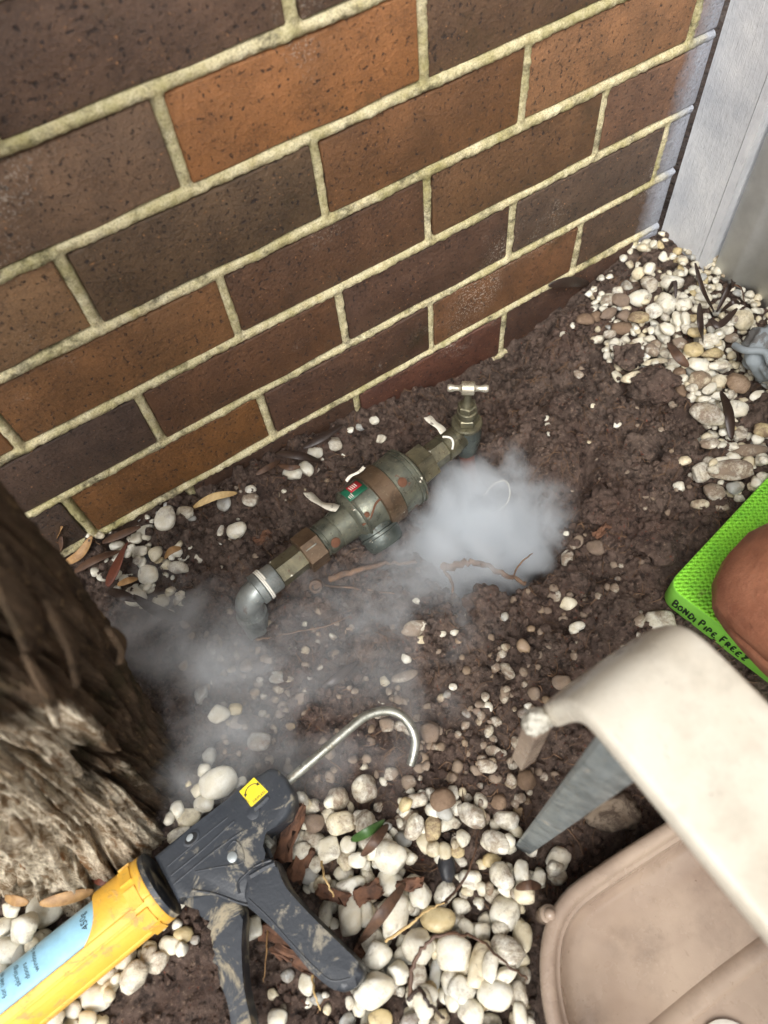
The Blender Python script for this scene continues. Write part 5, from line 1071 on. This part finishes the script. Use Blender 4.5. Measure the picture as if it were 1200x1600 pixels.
for i, (u, v, l, wd, ang, lb) in enumerate(((448, 1472, .05, .012, -.5, 'long reddish bark chip between trigger and grip'), (425, 1456, .022, .014, .3, 'short orange bark chip under the trigger'), (462, 1500, .045, .010, -.4, 'dark red bark chip below the grip'), (470, 1350, .03, .014, 1.2, 'brown bark chip beside the neck of the gun'), (520, 1398, .03, .010, -.3, 'wet red bark chip right of the grip top'),
                                            (575, 1395, .024, .012, .4, 'red bark chip among pebbles near the long leaf'), (455, 1300, .05, .014, 1.3, 'long orange bark chip below the gun nose'), (560, 1490, .02, .009, .9, 'small red bark chip beside the grip end'), (640, 1382, .022, .008, .2, 'small dark bark chip right of the long leaf'), (408, 838, .018, .010, .4, 'rust coloured bark chip left of the valve'), (940, 830, .02, .008, .7, 'orange brick crumb on the dug soil'))):
    p = on_ground(u, v, .006); bm = bmesh.new(); box(bm, -l / 2, l / 2, -wd / 2, wd / 2, -.003, .003)
    bmesh.ops.subdivide_edges(bm, edges=bm.edges[:], cuts=3, use_grid_fill=True); r = random.Random(i)
    for q in bm.verts: q.co += Vector((r.gauss(0, .0016), r.gauss(0, .0013), r.gauss(0, .0011)))
    bm.transform(Matrix.Translation(p) @ Matrix.Rotation(ang - .6, 4, 'Z') @ Matrix.Rotation(r.uniform(-.3, .3), 4, 'X')); o = finish(bm, 'bark_chip', 'chip', None, 25); tag(o, lb, 'bark chip', 'bark chips')
p = on_ground(955, 1268, .006); o = lump('rough_stone', Vector(p), .042, 'stone', 77, 4, .14, (1.2, .8, .7)); tag(o, 'rough angular brown stone behind the galvanised leg', 'stone')
# clear film bag crumpled in the pit around the frozen pipe
P = [atz(*q) for q in ((755, 775, -.075), (772, 756, -.068), (790, 752, -.064), (797, 768, -.064), (792, 786, -.068), (778, 798, -.074), (760, 806, -.082), (752, 800, -.086))]
bagp = empty('plastic_bag', tuple(P[5]), 'clear plastic film with a white rim in the vapour of the pit', 'bag')
finish(tube(spline(P, 6), .0011, 6), 'white_rim', 'white', bagp)
bm = bmesh.new(); c0 = bm.verts.new(sum((Vector(q) for q in P), Vector()) / 8 + Vector((0, 0, -.018))); rg = [bm.verts.new(q) for q in spline(P, 4)]
for a, b in zip(rg, rg[1:]): bm.faces.new((a, b, c0))
finish(bm, 'film', 'film', bagp, 80)
# crumbs of soil and root hairs: nobody could count them
bv, bf = base_shapes[0]; bm = bmesh.new(); bmesh.ops.create_icosphere(bm, subdivisions=1, radius=.5); bm.verts.ensure_lookup_table(); cv = np.array([v.co[:] for v in bm.verts]); cf = np.array([[v.index for v in f.verts] for f in bm.faces]); bm.free()
vs, fs, off = [], [], 0; k = 0
while k < 14000:
    x, y = RS.uniform(-.45, .66), RS.uniform(-.70, -.005)
    sm = float(soil_mask(np.array([x]), np.array([y]))[0])
    if RS.random() > .25 + .75 * sm: continue
    s = .0018 + .0110 * RS.random() ** 3.0; q = cv * (1 + RS.normal(0, .16, cv.shape)) * s
    q = q @ rotm(RS.uniform(0, 6), RS.uniform(0, 3), RS.uniform(0, 3)).T + np.array([x, y, hm0(x, y) + s * .2]); vs.append(q); fs.append(cf + off); off += len(cv); k += 1
me = bpy.data.meshes.new('soil_crumbs'); me.from_pydata(np.concatenate(vs).tolist(), [], np.concatenate(fs).tolist()); tag(link('soil_crumbs', me, 'soil'), 'loose crumbs of dark soil over the dug ground', 'soil', kind='stuff')
bm = bmesh.new()
for k in range(1500):
    x, y = RS.uniform(-.25, .60), RS.uniform(-.60, -.01); a = RS.uniform(0, 6.28); L_ = RS.uniform(.008, .034); P = []
    for i in range(6):
        P.append(Vector((x, y, hm0(x, y) + .0012 + .005 * math.sin(i * .63) * RS.random()))); a += RS.normal(0, .5); x += math.cos(a) * L_ / 5; y += math.sin(a) * L_ / 5
    tube(P, RS.uniform(.00022, .00055), 4, bm, False)
tag(finish(bm, 'root_hairs', 'root', None, 80), 'fine root hairs strewn over the soil', 'roots', kind='stuff')

#VAPOUR
# ------------------------------------------------------------------ cold vapour: in the pit and drifting past the trunk
def vapour(name, c, s, dens, label, nscale, thr, seed, amp=3.0, rot=0.):
    bm = bmesh.new(); bmesh.ops.create_icosphere(bm, subdivisions=3, radius=1.0); me = bpy.data.meshes.new(name); bm.to_mesh(me); bm.free()
    m = bpy.data.materials.new(name); m.use_nodes = True; t = m.node_tree; t.nodes.clear(); out = t.nodes.new('ShaderNodeOutputMaterial'); pv = t.nodes.new('ShaderNodeVolumePrincipled')
    pv.inputs['Color'].default_value = (.945, .975, 1.0, 1); pv.inputs['Anisotropy'].default_value = .1
    tc = t.nodes.new('ShaderNodeTexCoord'); gr_ = t.nodes.new('ShaderNodeTexGradient'); gr_.gradient_type = 'SPHERICAL'; t.links.new(tc.outputs['Object'], gr_.inputs[0])
    geo = t.nodes.new('ShaderNodeNewGeometry'); nz = t.nodes.new('ShaderNodeTexNoise'); nz.noise_dimensions = '4D'; nz.inputs['W'].default_value = seed; t.links.new(geo.outputs['Position'], nz.inputs['Vector'])
    nz.inputs['Scale'].default_value = nscale; nz.inputs['Detail'].default_value = 4; nz.inputs['Roughness'].default_value = .55; nz.inputs['Distortion'].default_value = 1.4
    def mth(op, a, b):
        n = t.nodes.new('ShaderNodeMath'); n.operation = op
        for i, v in enumerate((a, b)):
            if isinstance(v, bpy.types.NodeSocket): t.links.new(v, n.inputs[i])
            else: n.inputs[i].default_value = v
        return n.outputs[0]
    f = mth('ADD', mth('MULTIPLY', gr_.outputs['Fac'], 1.5), mth('MULTIPLY', mth('SUBTRACT', nz.outputs[0], .5), amp)); f = mth('MAXIMUM', mth('SUBTRACT', f, thr), 0.); f = mth('MINIMUM', f, 1.2)
    f = mth('MULTIPLY', mth('MULTIPLY', f, mth('MINIMUM', mth('MULTIPLY', gr_.outputs['Fac'], 4.0), 1.0)), dens); t.links.new(f, pv.inputs['Density']); t.links.new(pv.outputs[0], out.inputs['Volume'])
    o = bpy.data.objects.new(name, me); COL.objects.link(o); me.materials.append(m); o.location = c; o.scale = s; o.rotation_euler = (0, 0, rot)
    tag(o, label, 'vapour', kind='stuff'); return o
vapour('vapour_cloud', (PIT[0] + .010, PIT[1] + .014, -.082), (.140, .130, .084), 50, 'dense white cold vapour filling the dug pit below the tap', 13, .16, 1.3, 3.0)
vapour('vapour_wisp', (.060, -.235, -.035), (.130, .13, .050), 17, 'thin vapour spilling left from the pit under the valve', 15, .40, 4.1, 4.5)
vapour('vapour_drift', (-.215, -.215, -.005), (.135, .190, .085), 11, 'bluish vapour drifting past the dark side of the trunk', 12, .46, 7.7, 4.5)
vapour('vapour_veil', (-.10, -.275, -.030), (.25, .18, .060), 8, 'faint vapour veil over the bare soil before the gun', 11, .42, 9.2, 4.5)
